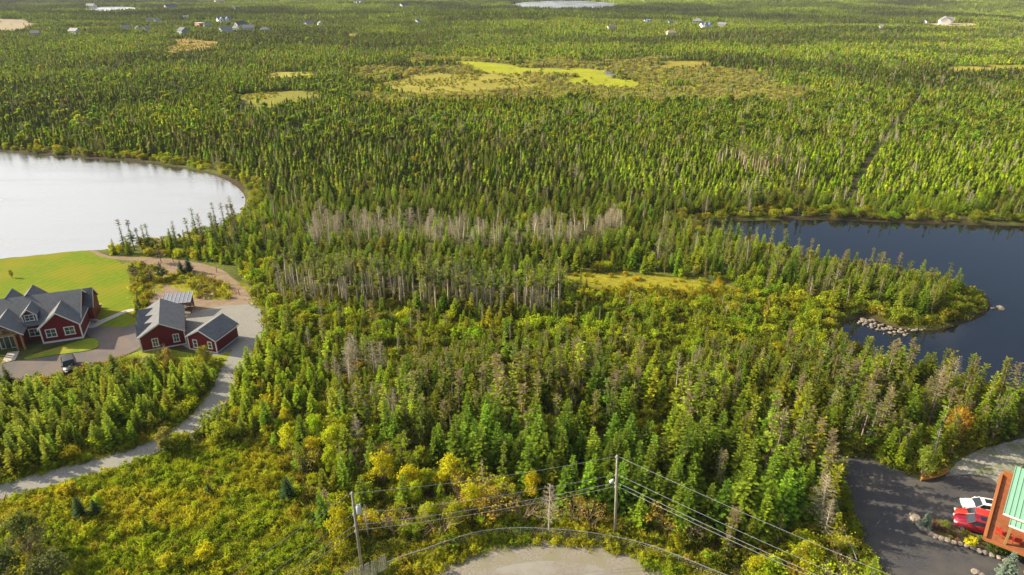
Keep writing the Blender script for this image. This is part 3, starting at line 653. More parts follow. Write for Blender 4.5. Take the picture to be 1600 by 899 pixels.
def deck_chair(x, y, rz, lab):
    a2 = empty('deck_chair', (0, 0, 0)); tag(a2, lab, 'chair', 'red chairs on the deck')
    Mx = Matrix.Translation((B_.x, B_.y, 0)) @ Matrix.Rotation(rzd, 4, 'Z') @ Matrix.Translation((x, y, ZD - .25)) @ Matrix.Rotation(rz, 4, 'Z'); a2.matrix_world = Mx
    m = M_CHAIR; q = MB(); q.box(-.3, .3, -.3, .3, .34, .4); q.build('seat', m, a2); q = MB(); q.slab([(-.3, .28, .4), (.3, .28, .4), (.3, .5, 1.05), (-.3, .5, 1.05)], .04); q.build('backrest', m, a2)
    for sx in (-.33, .33):
        q = MB(); q.box(sx - .05, sx + .05, -.35, .35, .58, .62); q.build('armrest', m, a2)
        for sy in (-.28, .28): q = MB(); q.box(sx - .03, sx + .03, sy - .03, sy + .03, 0, .58); q.build('leg', m, a2)
M_CHAIR = mat_flat('red_plastic', (.42, .03, .02), .4)
deck_chair(e2[0] - .25, 1.5, R(150), 'red deck chair standing beside the yellow timber post')
deck_chair(e2[0] + 1.1, 1.2, R(190), 'red deck chair under the edge of the green roof')

# --- far houses: (u, v of base, width px, wall, roof, form, description)
WHT, CRM, TAN, GRY, BLU, ORG = (.78, .76, .72), (.70, .64, .52), (.52, .43, .33), (.50, .50, .48), (.30, .35, .42), (.50, .13, .06)
RD, RG, RT, RB, RW, RTEAL = (.06, .07, .09), (.20, .21, .23), (.36, .28, .22), (.09, .13, .20), (.60, .59, .57), (.12, .34, .34)
FH = [(270, 17, 20, CRM, RD, 'g', 'cream house with a dark gabled roof on the top left slope'), (290, 31, 12, WHT, RG, 'g', 'small white gabled house uphill from the orange box house'),
 (309, 43, 16, ORG, RW, 'f', 'boxy orange-red house with flat white roof'), (236, 35, 12, CRM, RG, 'g', 'small cream house in the upper row above the white houses'),
 (248, 36, 10, WHT, RG, 'g', 'small white house at right end of the upper left row'), (198, 48, 14, WHT, RG, 'g', 'white house at far left of the lower row'),
 (212, 49, 12, WHT, RD, 'g', 'white house with dark roof second in the lower left row'), (232, 50, 10, CRM, RG, 'g', 'tiny cream house right of the two white houses'),
 (281, 54, 22, BLU, RD, 'g', 'blue-grey house behind the golden bog'), (352, 37, 22, WHT, RB, 'x', 'white house with dark blue cross gable roof'),
 (379, 43, 20, GRY, RD, 'g', 'long grey house with dark roof right of the blue roofed one'), (355, 52, 20, WHT, RG, 'g', 'white house with long grey roof in the front row'),
 (367, 49, 9, WHT, RG, 'g', 'tiny white house squeezed between two grey roofs'), (389, 49, 20, GRY, RG, 'g', 'pale grey house second from right in the cluster'),
 (415, 51, 16, TAN, RG, 'h', 'beige two storey house at right end of the cluster'), (326, 44, 12, GRY, RG, 'g', 'grey house just right of the orange box house'),
 (365, 17, 14, WHT, RG, 'x', 'white house with several gables high above the cluster'), (345, 7, 16, TAN, RT, 'g', 'tan roofed house near the top edge'),
 (376, 21, 9, WHT, RTEAL, 'g', 'small house with teal roof'), (362, 9, 8, WHT, ORG, 'g', 'small house with orange roof near the top edge'),
 (485, 41, 16, GRY, RG, 'g', 'long grey low house alone right of the cluster'), (497, 41, 9, WHT, RG, 'g', 'small white house touching the long grey one'),
 (561, 9, 14, WHT, RG, 'x', 'white house near the top edge left of centre'), (590, 4, 12, WHT, RG, 'g', 'white house at the very top edge left of centre'),
 (634, 13, 16, WHT, RD, 'g', 'white house with dark roof near the top middle'), (672, 12, 10, WHT, RG, 'g', 'small white house right of the dark roofed one at top'),
 (578, 31, 10, GRY, RG, 'h', 'grey roofed house beside a yellow tree'), (655, 37, 8, WHT, RG, 'g', 'tiny pale house alone in forest at upper middle'),
 (957, 48, 16, CRM, RT, 'g', 'tan roofed bungalow above the bright green bog'), (1013, 37, 13, CRM, RB, 'x', 'tall cream house with blue roof'),
 (1050, 56, 18, CRM, RT, 'h', 'house with big tan hip roof nearest below the blue group'), (1089, 38, 18, TAN, RG, 'h', 'beige house with grey hip roof left in the blue group'),
 (1105, 45, 20, WHT, RB, 'x', 'white house with blue gabled roofs in the middle of its group'), (1127, 43, 14, TAN, RG, 'g', 'beige house at right end of the blue group'),
 (1049, 40, 7, WHT, RB, 'g', 'tiny blue roofed cottage between the two groups'), (945, 28, 10, WHT, RG, 'g', 'small white house below the right end of the far pale lake'),
 (897, 26, 10, CRM, RT, 'g', 'small house with pink brown roof below the far pale lake'), (1009, 4, 14, WHT, RG, 'g', 'white house at the top edge right of the far lake'),
 (1054, 4, 10, WHT, RG, 'g', 'small white house at the top edge further right'), (1449, 37, 14, WHT, RB, 'g', 'white house with blue gable at upper right'),
 (1483, 39, 26, WHT, RG, 'x', 'large white house with pale grey roofs at upper right'), (1377, 47, 5, WHT, RG, 'g', 'tiny white shed in forest left of the two upper right houses'),
 (113, 54, 20, WHT, RG, 'g', 'white gabled house at far upper left'), (140, 14, 16, WHT, RG, 'g', 'white house by the upper left lake'), (55, 57, 14, TAN, RG, 'g', 'tan building beside the bare ground at upper left')]
_mc = {}
def cm(pre, c, sid=False):
    k = (pre, c)
    if k not in _mc: _mc[k] = mat_flat(pre, c, .7, spec=.3)
    return _mc[k]
HOUSE_PX = []
def far_house(u, v, wpx, wc, rc, form, lab):
    x, y, z = ground_hit(u, v); dep = proj(x, y, z)[2]; wd = .85 * wpx * dep / FPX; s = wd / 14.0
    s = max(.7, min(s, 1.5)); dpt = 9 * s; hw_ = wd / 2; ze = 4.6 * s; zr = ze + 3.2 * s
    H = empty('house', (x, y, z - .5), R(rnd.choice((-1, 1, 1)) * rnd.uniform(10, 70)), label=lab + ', distant' if len(lab.split()) < 15 else lab, cat='house', group='distant houses among the forest')
    wm, rm = cm('house_siding', wc), cm('house_roofing', rc)
    if form == 'f':
        q = MB(); q.box(-hw_, hw_, 0, dpt, 0, ze + 2 * s); q.build('wall', wm, H)
        q = MB(); q.box(-hw_ - .4, hw_ + .4, -.4, dpt + .4, ze + 2 * s + .01, ze + 2.5 * s); q.build('roof', rm, H)
        for k in range(2): q = MB(); q.box(-hw_ - .1, hw_ + .1, -.5, -.02, 2.2 * s + k * 2.4 * s, 2.6 * s + k * 2.4 * s); q.build('balcony', M_TRIM, H)
    elif form == 'h':
        q = MB(); q.box(-hw_, hw_, 0, dpt, 0, ze); q.build('wall', wm, H)
        q = MB(); e = .5; r_ = dpt * .45
        q.add([(-hw_ - e, -e, ze + .02), (hw_ + e, -e, ze + .02), (hw_ + e, dpt + e, ze + .02), (-hw_ - e, dpt + e, ze + .02), (-hw_ + r_, dpt / 2, zr), (hw_ - r_, dpt / 2, zr)], [(3, 2, 1, 0), (0, 1, 5, 4), (1, 2, 5), (2, 3, 4, 5), (3, 0, 4)]); q.build('roof', rm, H)
    else:
        q = MB(); gable_walls(q, -hw_, hw_, 0, dpt, 0, ze, zr, 'x'); q.build('wall', wm, H)
        q = MB(); gable_roof(q, -hw_, hw_, 0, dpt, ze, zr, .5, .3, 'x', .4); q.build('roof', rm, H)
        if form == 'x':
            for xc in (-hw_ * .5, hw_ * .45):
                q = MB(); gable_walls(q, xc - 2.4 * s, xc + 2.4 * s, -2 * s, dpt * .5, 0, ze + .3, ze + 2.7 * s); q.build('wall', wm, H)
                q = MB(); gable_roof(q, xc - 2.4 * s, xc + 2.4 * s, -2 * s, dpt * .5, ze + .3, ze + 2.7 * s, .4, .3); q.build('roof', rm, H)
    nwin = max(2, int(wd / 4))
    for k in range(nwin):
        xx = -hw_ + wd * (k + .5) / nwin
        for zz in ((1.2, 3.4) if ze > 4 else (1.3,)):
            q = MB(); q.box(xx - .6 * s, xx + .6 * s, -2.08 * s if form == 'x' and abs(abs(xx) - hw_ * .5) < 2.3 * s else -.08, .02, zz * s, (zz + 1.2) * s); q.build('window', M_GLASS, H)
    HOUSE_PX.append((u, v, wpx, dep, zr))
for a in FH: far_house(*a)

# ------------------------------------------------------------------ vehicles
M_TYRE = mat_flat('tyre_rubber', (.02, .02, .02), .8); M_RIM = mat_flat('alloy_rim', (.5, .5, .5), .3, .8)
M_CARGLASS = mat_flat('car_glass', (.015, .022, .03), .05, 0, 1.0); M_LAMP = mat_flat('lamp_glass', (.7, .7, .72), .1, 0, 1.0); M_TAIL = mat_flat('tail_lamp', (.35, .01, .01), .2)
def car(loc, rz, paint_, lab, name='parked_car', Lc=4.6, Wc=1.82, Hc=1.45, kind='sedan', roofbox=None, group=None):
    """nose towards -x"""
    C = empty(name, (*loc, .03), rz, label=lab, cat='car'); h = Lc / 2; k = Wc / 2
    st = [(-h, .40, .60, .55), (-h + .10, .28, .72, .76), (-h + .45, .22, .83, .92), (-h + 1.25, .2, .93, 1.0), (-.2, .2, .97, 1.0), (h - 1.1, .2, 1.0, 1.0), (h - .45, .24, 1.0, .96), (h - .08, .32, .92, .88), (h, .42, .82, .80)]
    if kind == 'suv': st = [(x, z0 + .08, z1 + .18, s) for x, z0, z1, s in st]
    q = MB(); rings = []
    for x, z0, z1, s in st:
        kk = k * s; rings.append([(x, -kk * .86, z0), (x, -kk, z0 + .14), (x, -kk, z1 - .16), (x, -kk * .88, z1), (x, 0, z1 + .035), (x, kk * .88, z1), (x, kk, z1 - .16), (x, kk, z0 + .14), (x, kk * .86, z0)])
    n = 9; vv = [p for r_ in rings for p in r_]
    ff = [(i * n + j, i * n + (j + 1) % n, (i + 1) * n + (j + 1) % n, (i + 1) * n + j) for i in range(len(rings) - 1) for j in range(n)] + [tuple(range(n)), tuple((len(rings) - 1) * n + j for j in range(n - 1, -1, -1))]
    q.add(vv, ff); body = q.build('body', paint_, C, True)
    zb = .93 + (.18 if kind == 'suv' else 0)
    x0, x1, x2, x3 = (-h + 1.15, -h + 1.8, h - 1.25, h - .55) if kind == 'sedan' else (-h + 1.15, -h + 1.85, h - .75, h - .3)
    kb, kt = k * .90, k * .72; zt = Hc
    q = MB(); q.add([(x0, -kb, zb), (x0, kb, zb), (x3, kb, zb), (x3, -kb, zb), (x1, -kt, zt - .05), (x1, kt, zt - .05), (x2, kt, zt - .05), (x2, -kt, zt - .05)], [(3, 2, 1, 0), (4, 5, 6, 7), (0, 1, 5, 4), (1, 2, 6, 5), (2, 3, 7, 6), (3, 0, 4, 7)])
    cab = q.build('cabin', M_CARGLASS, C)
    q = MB(); xm1, xm2 = x1 - .04, x2 + .04
    rr = [[(xm1, -kt - .01, zt - .06), (xm1, -kt * .8, zt - .02), (xm1, kt * .8, zt - .02), (xm1, kt + .01, zt - .06)], [((x1 + x2) / 2, -kt - .03, zt - .03), ((x1 + x2) / 2, -kt * .8, zt + .03), ((x1 + x2) / 2, kt * .8, zt + .03), ((x1 + x2) / 2, kt + .03, zt - .03)], [(xm2, -kt - .01, zt - .06), (xm2, -kt * .8, zt - .02), (xm2, kt * .8, zt - .02), (xm2, kt + .01, zt - .06)]]
    q.add([p for r_ in rr for p in r_], [(i * 4 + j, i * 4 + j + 1, i * 4 + 5 + j, i * 4 + 4 + j) for i in range(2) for j in range(3)]); q.v = q.v; roof = q.build('roof_panel', paint_, C, True)
    q = MB()
    for sy in (-1, 1):
        q.tube([(x0, sy * kb, zb + .01), (x1, sy * (kt + .01), zt - .05)], .035, 4); q.tube([(x3, sy * kb, zb + .01), (x2, sy * (kt + .01), zt - .05)], .04, 4)
        xm = (x1 + x2) / 2; q.tube([(xm, sy * (kb + .005), zb), (xm, sy * (kt + .01), zt - .05)], .035, 4)
    q.build('pillars', paint_, C)
    if roofbox: q = MB(); q.box((x1 + x2) / 2 - roofbox[0] / 2 - .1, (x1 + x2) / 2 + roofbox[0] / 2 - .1, -kt * .55, kt * .55, zt + .025, zt + .045); q.build('sunroof', M_CARGLASS, roof)
    for sy in (-1, 1):
        for xx in (-h + .85, h - .95):
            q = MB(); q.tube([(xx, sy * (k - .2), .33), (xx, sy * (k + .015), .33)], .335, 16); wq = q.build('wheel', M_TYRE, C)
            q = MB(); q.tube([(xx, sy * (k - .0), .33), (xx, sy * (k + .03), .33)], .21, 12); q.build('rim', M_RIM, wq)
        zl = .62 + (.16 if kind == 'suv' else 0)
        q = MB(); q.box(-h - .0, -h + .34, sy * k * .62 - .18, sy * k * .62 + .18, zl - .06, zl + .1); q.build('headlight', M_LAMP, C)
        q = MB(); q.box(h - .2, h + .015, sy * k * .66 - .16, sy * k * .66 + .16, zl + .06, zl + .26); q.build('tail_light', M_TAIL, C)
        q = MB(); q.box(x0 + .25, x0 + .43, sy * (kb + .12) - .1, sy * (kb + .12) + .1, zb - .02, zb + .12); q.build('mirror', paint_, C)
    return C
M_WHITE = mat_flat('white_car_paint', (.80, .80, .80), .25, coat=.8); M_DKRED = mat_flat('dark_red_car_paint', (.22, .006, .02), .25, coat=.8)
M_REDP = mat_flat('bright_red_car_paint', (.50, .035, .02), .3, coat=.8); M_BLACK = mat_flat('black_car_paint', (.010, .010, .012), .35, spec=.3, coat=.15)
def cpos(u, v, L_=4.6):   # nose ground point + heading -> centre
    return P(u, v)
def place_car(u, v, hd, L_): x, y = P(u, v); return (x + math.cos(hd) * L_ / 2, y + math.sin(hd) * L_ / 2)
hd = R(-17)
car(place_car(1500, 793, hd, 4.7), hd, M_WHITE, 'white car with dark sunroof parked next to the orange deck', roofbox=(.8,), Lc=4.7)
car(place_car(1490, 808, R(-22), 4.4), R(-22), M_REDP, 'bright red car squeezed between the white and dark red cars', Lc=4.4, Hc=1.5)
car(place_car(1487, 818, R(-26), 4.5), R(-26), M_DKRED, 'dark red sport utility car beside the flower bed', Lc=4.5, Wc=1.8, Hc=1.66, kind='suv', roofbox=(.7,))
x, y = P(107, 580); car((x, y + .6), R(126), M_BLACK, 'black sport utility car parked on driveway of the red house', Lc=4.7, Wc=1.95, Hc=1.8, kind='suv')

# canoe lying by the asphalt
x0, y0 = P(1438, 752); x1, y1 = P(1481, 738)
L_ = math.dist((x0, y0), (x1, y1)); CN = empty('canoe', ((x0 + x1) / 2, (y0 + y1) / 2, .03), math.atan2(y1 - y0, x1 - x0), label='tan orange canoe lying at the edge of the dark driveway under trees', cat='canoe')
M_CANOE = mat_flat('tan_canoe_hull', (.46, .24, .05), .45)
q = MB(); NS = 13; vv = []
for i in range(NS):
    t_ = i / (NS - 1) * 2 - 1; wv = .42 * (1 - abs(t_) ** 2.4) + .01; up = .42 + .18 * abs(t_) ** 3
    for k in range(7):
        a_ = math.pi * k / 6; vv.append((t_ * L_ / 2, -math.cos(a_) * wv, up - math.sin(a_) ** .7 * (up - .02 * 0)))
q.add(vv, [(i * 7 + k, (i + 1) * 7 + k, (i + 1) * 7 + k + 1, i * 7 + k + 1) for i in range(NS - 1) for k in range(6)])
hull = q.build('hull', M_CANOE, CN, True)
sol = hull.modifiers.new('thick', 'SOLIDIFY'); sol.thickness = .03; sol.offset = 1
for xx in (-.9, .9): q = MB(); q.box(xx - .12, xx + .12, -.36, .36, .34, .37); q.build('seat', M_TIMBER, CN)
for sy in (-1, 1):
    q = MB(); q.tube([(t_ / 6 * L_ / 2, sy * (.42 * (1 - abs(t_ / 6) ** 2.4) + .01), .43 + .18 * abs(t_ / 6) ** 3) for t_ in range(-6, 7)], .025, 4); q.build('gunwale', M_TIMBER, CN)

# ------------------------------------------------------------------ boulders
def rock_mesh(seed, n=2, flat=.62):
    r_ = random.Random(seed); bm = bmesh.new(); bmesh.ops.create_icosphere(bm, subdivisions=n, radius=.5)
    ax = [Vector((r_.gauss(0, 1), r_.gauss(0, 1), r_.gauss(0, .7))).normalized() for _ in range(7)]; dd_ = [r_.uniform(.30, .46) for _ in ax]
    for v_ in bm.verts:
        for a_, d_ in zip(ax, dd_):
            e = v_.co.dot(a_) - d_
            if e > 0: v_.co -= a_ * e * .85
        v_.co *= 1 + r_.uniform(-.03, .03); v_.co.z = v_.co.z * flat
    me = bpy.data.meshes.new('boulder'); bm.to_mesh(me); bm.free(); me.materials.append(M_ROCK); return me
M_ROCK = mat_noise('weathered_boulder', (.13, .11, .095), (.30, .26, .22), 1.6, .85, .04)
ROCKS = [rock_mesh(k) for k in range(9)]
def rock(x, y, z, s, lab, grp, k=None):
    o_ = link('boulder', ROCKS[(k if k is not None else rnd.randrange(9)) % 9]); tag(o_, lab, 'boulder', grp)
    o_.location = (x, y, z); o_.scale = (s * rnd.uniform(.85, 1.3), s * rnd.uniform(.8, 1.1), s * rnd.uniform(.8, 1.1)); o_.rotation_euler = (rnd.uniform(-.15, .15), rnd.uniform(-.15, .15), rnd.uniform(0, 6.28))
EDGE = [(u_ + (0 if u_ < 1525 else -2), v_ + (0 if u_ < 1500 else (u_ - 1500) * .09)) for u_, v_ in [(1427, 806), (1429, 811), (1432, 817), (1436, 823), (1441, 828), (1447, 832), (1454, 836), (1462, 840), (1471, 844), (1480, 847), (1490, 850), (1500, 852), (1510, 855), (1520, 857), (1531, 860), (1541, 862), (1551, 865), (1562, 868), (1573, 872)]]
for k, (u, v) in enumerate(EDGE):
    x, y = P(u, v); big = k < 5
    rock(x, y, .18, (1.0 if big else .72) * rnd.uniform(.85, 1.15), ('large pale boulder at the tip of the flower bed beside small blue spruce' if k < 2 else 'large pale boulder edging the left end of the flower bed' if big else 'pale grey boulder edging the dark driveway along middle of flower bed' if k < 13 else 'grey boulder edging the flower bed near the clipped hedge'), 'boulders edging the flower bed', k)
for k, (u, v, s) in enumerate([(1525, 897, 1.1), (1533, 901, .8), (1596, 872, .9), (1590, 869, .6)]):
    x, y = P(u, v); rock(x, y, .2, s, ['white boulder left of the large blue spruce at bottom edge', 'smaller white boulder at the foot of the large blue spruce', 'pale boulder at right edge above the large blue spruce', 'small pale boulder at right edge by the hedge'][k], 'boulders edging the flower bed')
for k in range(74):
    t_ = rnd.random(); u = 1342 + 92 * t_ + rnd.uniform(-4, 4); v = 500 + 16 * min(1, t_ * 1.4) + rnd.gauss(0, 3.4) + (3 if .2 < t_ < .8 else 0)
    x, y = P(u, v, -.3); rock(x, y, -.36 + rnd.uniform(0, .12), rnd.uniform(.28, .85), 'weathered boulder in the rocky spit ' + ('at its left end in dark water' if t_ < .25 else 'at its middle off the peninsula' if t_ < .7 else 'at its right end under the peninsula trees'), 'boulders of the rocky spit')
for k in range(26):
    t_ = rnd.random(); u = 1434 + 96 * t_; v = 515 - 26 * t_ ** 1.3 + rnd.gauss(0, .8)
    x, y = P(u, v, -.3); rock(x, y, -.38, rnd.uniform(.3, .8), 'low brown boulder along the waterline of the wooded peninsula', 'boulders along the peninsula waterline')
x, y = P(1551, 482.5, -.4); rock(x, y, -.36, .8, 'smaller of the two lone rocks in the water off the peninsula', 'two rocks in the pond', 1)
x, y = P(1563, 482.5, -.4); rock(x, y, -.34, 1.4, 'larger of the two lone rocks in the water off the peninsula', 'two rocks in the pond', 2)

for k in range(46):
    i_ = rnd.randrange(len(LAKE_L)); p_ = LAKE_L[i_]
    if not (-100 < p_[0] < -60 and 120 < p_[1] < 240) and not (-150 < p_[0] < -50): continue
    x, y = p_[0] + rnd.uniform(-1.5, 1.5), p_[1] + rnd.uniform(-1.2, 1.2); rock(x, y, -.38, rnd.uniform(.3, .9), 'low grey boulder along the shore of the pale lake' + (' on its far bank' if p_[1] > 175 else ' on its near bank'), 'boulders along the pale lake')

# ------------------------------------------------------------------ utility poles, wires, fences
M_POLE = mat_noise('weathered_pole', (.22, .20, .15), (.38, .35, .27), 3, .9, .01)
M_WIRE = mat_flat('aluminium_wire', (.34, .35, .36), .5, .3); M_PALE = mat_flat('pale_enamel', (.62, .65, .68), .35)
PA = Vector((*P(961, 838), 0)); PB = Vector((*P(565.5, 890), 0))
def pole(pos, h_, lab, lean=(0, 0)):
    U = empty('utility_pole', pos, 0, label=lab, cat='utility pole', group='utility poles beside the road end')
    q = MB(); q.tube([(0, 0, -.3), (lean[0] / 2, lean[1] / 2, h_ / 2), (lean[0], lean[1], h_)], [.17, .145, .11], 10); q.build('pole', M_POLE, U, True); return U
UA = pole(PA, 10.8, 'weathered utility pole with small street lamp behind right part of chain-link fence', (-.45, 0))
UB = pole(PB, 10.0, 'weathered utility pole with pale transformer can beside the picket fence', (-.05, 0))
def ins(U, x, z): q = MB(); q.tube([(x, 0, z - .12), (x, 0, z + .1)], [.06, .045], 8); q.build('insulator', M_PALE, U)
HA = [10.7, 8.4, 7.35, 6.85]; HB = [9.9, 7.35, 5.9, 5.2]
for z in HA: ins(UA, -.42 * z / 10.8 - .16, z - .1)
for z in HB: ins(UB, -.05 - .17, z - .1)
q = MB(); q.tube([(-.3, -.05, 7.75), (-.75, -.15, 7.75)], .03, 6); q.build('lamp_arm', M_METAL, UA)
q = MB(); q.tube([(-.7, -.14, 7.86), (-.78, -.16, 7.72), (-.95, -.2, 7.55), (-1.0, -.21, 7.46)], [.07, .14, .21, .12], 10); q.build('lamp_head', M_PALE, UA, True)
q = MB(); q.tube([(.42, -.05, 7.45), (.42, -.05, 7.52), (.42, -.05, 8.35), (.42, -.05, 8.45), (.42, -.05, 8.5)], [.2, .26, .26, .22, .1], 14); tf = q.build('transformer', M_PALE, UB, True)
q = MB(); q.tube([(.42, -.05, 8.5), (.42, -.05, 8.8)], [.05, .035], 8); q.build('bushing', M_DKWOOD, tf)
q = MB(); q.box(.05, .2, -.1, 0, 7.6, 7.7); q.box(.05, .2, -.1, 0, 8.15, 8.25); q.build('bracket', M_METAL, tf)
q = MB(); q.tube([(.8, -.05, 7.2), (.12, -.05, 7.3)], .025, 5); q.build('bracket_arm', M_METAL, UB)
def wire(p, q_, sag, lab, r_=.016, grp='overhead wires of the utility line'):
    p, q_ = Vector(p), Vector(q_); pts = []
    for i in range(17):
        t_ = i / 16; c = p.lerp(q_, t_); c.z -= sag * 4 * t_ * (1 - t_); pts.append(c)
    m = MB(); m.tube(pts, r_, 5); return m.build('overhead_wire', M_WIRE, label=lab, cat='wire', group=grp)
dirA = Vector((*P(1400, 899, 9.7), 0)) - PA; dirA = dirA.normalized() * 62
dirB = Vector((*P(417, 871, 9.0), 0)) - PB; dirB = dirB.normalized() * 48
nmz = ['topmost', 'second from top', 'third from top', 'lowest']
for i in range(4):
    a_ = PA + Vector((-.42 * HA[i] / 10.8, 0, HA[i])); b_ = PB + Vector((-.2, 0, HB[i])); 
    wire(b_, a_, .5, f'{nmz[i]} wire strung between the two utility poles', .014 if i < 2 else .018)
    wire(a_, a_ + dirA + Vector((0, 0, .3)), 1.2, f'{nmz[i]} wire running right and down from the street lamp pole', .018 if i < 2 else .022)
    wire(b_, b_ + dirB + Vector((0, 0, .2)), .8, f'{nmz[i]} wire running left and down from the transformer pole', .014 if i < 2 else .018)
def mesh_fence(pts, lab, h_=1.25, post_step=2.4):
    F_ = empty('chain_link_fence', (*pts[0], 0), 0, label=lab, cat='fence'); o0 = Vector((*pts[0], 0))
    pts = smooth_open(pts); L3 = lambda x, y, z: (x - o0.x, y - o0.y, z)
    q = MB(); q.tube([L3(x, y, h_) for x, y in pts], .032, 6); q.build('top_rail', M_METAL, F_)
    q = MB(); q.tube([L3(x, y, .12) for x, y in pts], .018, 5); q.build('bottom_wire', M_METAL, F_)
    acc = 0; prev = pts[0]; nxt = 0; wires_ = MB()
    for p in pts:
        d_ = math.dist(prev, p)
        while acc + d_ >= nxt:
            t_ = (nxt - acc) / d_ if d_ else 0; x = prev[0] + (p[0] - prev[0]) * t_; y = prev[1] + (p[1] - prev[1]) * t_
            q = MB(); q.tube([L3(x, y, -.1), L3(x, y, h_ + .03)], .035, 6); q.build('post', M_METAL, F_); nxt += post_step
        acc += d_; prev = p
    # woven mesh: fine diagonal wires
    acc = 0; P0 = [(Vector((x - o0.x, y - o0.y, 0))) for x, y in pts]
    tot = sum((P0[i + 1] - P0[i]).length for i in range(len(P0) - 1))
    def at(s):
        for i in range(len(P0) - 1):
            l_ = (P0[i + 1] - P0[i]).length
            if s <= l_ or i == len(P0) - 2: return P0[i].lerp(P0[i + 1], min(max(s / max(l_, 1e-6), 0), 1))
            s -= l_
    s = 0
    while s < tot - 1.2:
        for a2, b2 in ((s, s + 1.15), (s + 1.15, s)):
            pa, pb = at(a2), at(b2); wires_.tube([pa + Vector((0, 0, .12)), pb + Vector((0, 0, h_))], .0022, 3, False)
        s += .30
    o_ = wires_.build('wire_mesh', M_METAL, F_); o_['kind'] = 'stuff'
cf = [P(u, v, 1.25) for u, v in [(606, 878), (630, 868), (655, 861), (690, 848), (745, 830), (800, 824), (865, 826), (935, 833), (1010, 849), (1060, 868), (1120, 893), (1180, 915)]]
mesh_fence(cf, 'long curved chain-link fence around the end of the gravelled road')
mesh_fence([P(u, v, 1.4) for u, v in [(1306, 775), (1311, 802), (1317, 824), (1330, 853), (1339, 875)]], 'short chain-link fence on the grass bank left of the dark driveway', 1.4)
pf = [P(u, v) for u, v in [(604, 888), (590, 897), (572, 905), (540, 918)]]
PF = empty('picket_fence', (*pf[0], 0), 0, label='weathered grey picket fence at the bottom edge beside the transformer pole', cat='fence')
M_PICK = mat_noise('weathered_picket', (.34, .31, .27), (.56, .52, .46), 4, .9)
pfs = smooth_open(pf); tot = sum(math.dist(a_, b_) for a_, b_ in zip(pfs[:-1], pfs[1:])); s = 0; o0 = Vector((*pf[0], 0)); seg = 0
def along(pts, s):
    for a_, b_ in zip(pts[:-1], pts[1:]):
        l_ = math.dist(a_, b_)
        if s <= l_: return (a_[0] + (b_[0] - a_[0]) * s / l_, a_[1] + (b_[1] - a_[1]) * s / l_), math.atan2(b_[1] - a_[1], b_[0] - a_[0])
        s -= l_
    return pts[-1], 0
while s < tot:
    (x, y), an_ = along(pfs, s); hh = 1.95 + rnd.uniform(-.06, .08)
    Mx = Matrix.Translation((x - o0.x, y - o0.y, 0)) @ Matrix.Rotation(an_, 4, 'Z') @ Matrix.Rotation(rnd.uniform(-.07, .07), 4, 'Y')
    q = MB(); q.box(-.035, .035, -.012, .012, 0.02, hh, Mx); q.build('picket', M_PICK, PF); s += .12
for z in (.5, 1.5):
    q = MB(); q.tube([(x - o0.x, y - o0.y + .04, z) for x, y in pfs], .025, 4); q.build('rail', M_PICK, PF)

# ------------------------------------------------------------------ plants: prototypes
def kites(base, d, l, wdt, nrm, var, dry):
    """arrays of kite-shaped sprays"""
    d = d / (np.linalg.norm(d, axis=1, keepdims=True) + 1e-9); s = np.cross(d, nrm); s = s / (np.linalg.norm(s, axis=1, keepdims=True) + 1e-9)
    l = l[:, None]; wdt = wdt[:, None]
    V = np.stack([base, base + d * l * .45 + s * wdt, base + d * l, base + d * l * .45 - s * wdt], 1).reshape(-1, 3)
    n = len(base); F = np.arange(4 * n).reshape(n, 4)
    return V, F, np.repeat(var, 4), np.repeat(dry, 4)
class Geo:
    def __init__(s): s.V = []; s.F = []; s.m = []; s.va = []; s.dr = []; s.n = 0
    def add(s, V, F, m, va=None, dr=None):
        F = np.asarray(F)
        s.V.append(V); s.F += [tuple(f + s.n) for f in F]; s.m += [m] * len(F); k = len(V); s.n += k
        s.va.append(va if va is not None else np.full(k, .5)); s.dr.append(dr if dr is not None else np.zeros(k))
    def mesh(s, name, mats, keep=None):
        V = np.concatenate(s.V); F = s.F; m = s.m
        if keep is not None:
            sel = [i for i, k in enumerate(m) if k in keep]; F = [F[i] for i in sel]; m = [keep.index(m[i]) for i in sel]
            used = np.unique(np.concatenate([np.array(f) for f in F])); mp_ = np.zeros(len(V), int); mp_[used] = np.arange(len(used))
            V2 = V[used]; va = np.concatenate(s.va)[used]; dr = np.concatenate(s.dr)[used]; F = [tuple(mp_[list(f)]) for f in F]
            return mesh_np(name, V2, F, [mats[k] for k in keep], m, {'var': va, 'dry': dr})
        return mesh_np(name, V, F, mats, m, {'var': np.concatenate(s.va), 'dry': np.concatenate(s.dr)})
def cone_tube(g, pts, rs, n, m):
    q = MB(); q.tube(pts, list(rs), n, False); g.add(np.array(q.v), q.f, m)
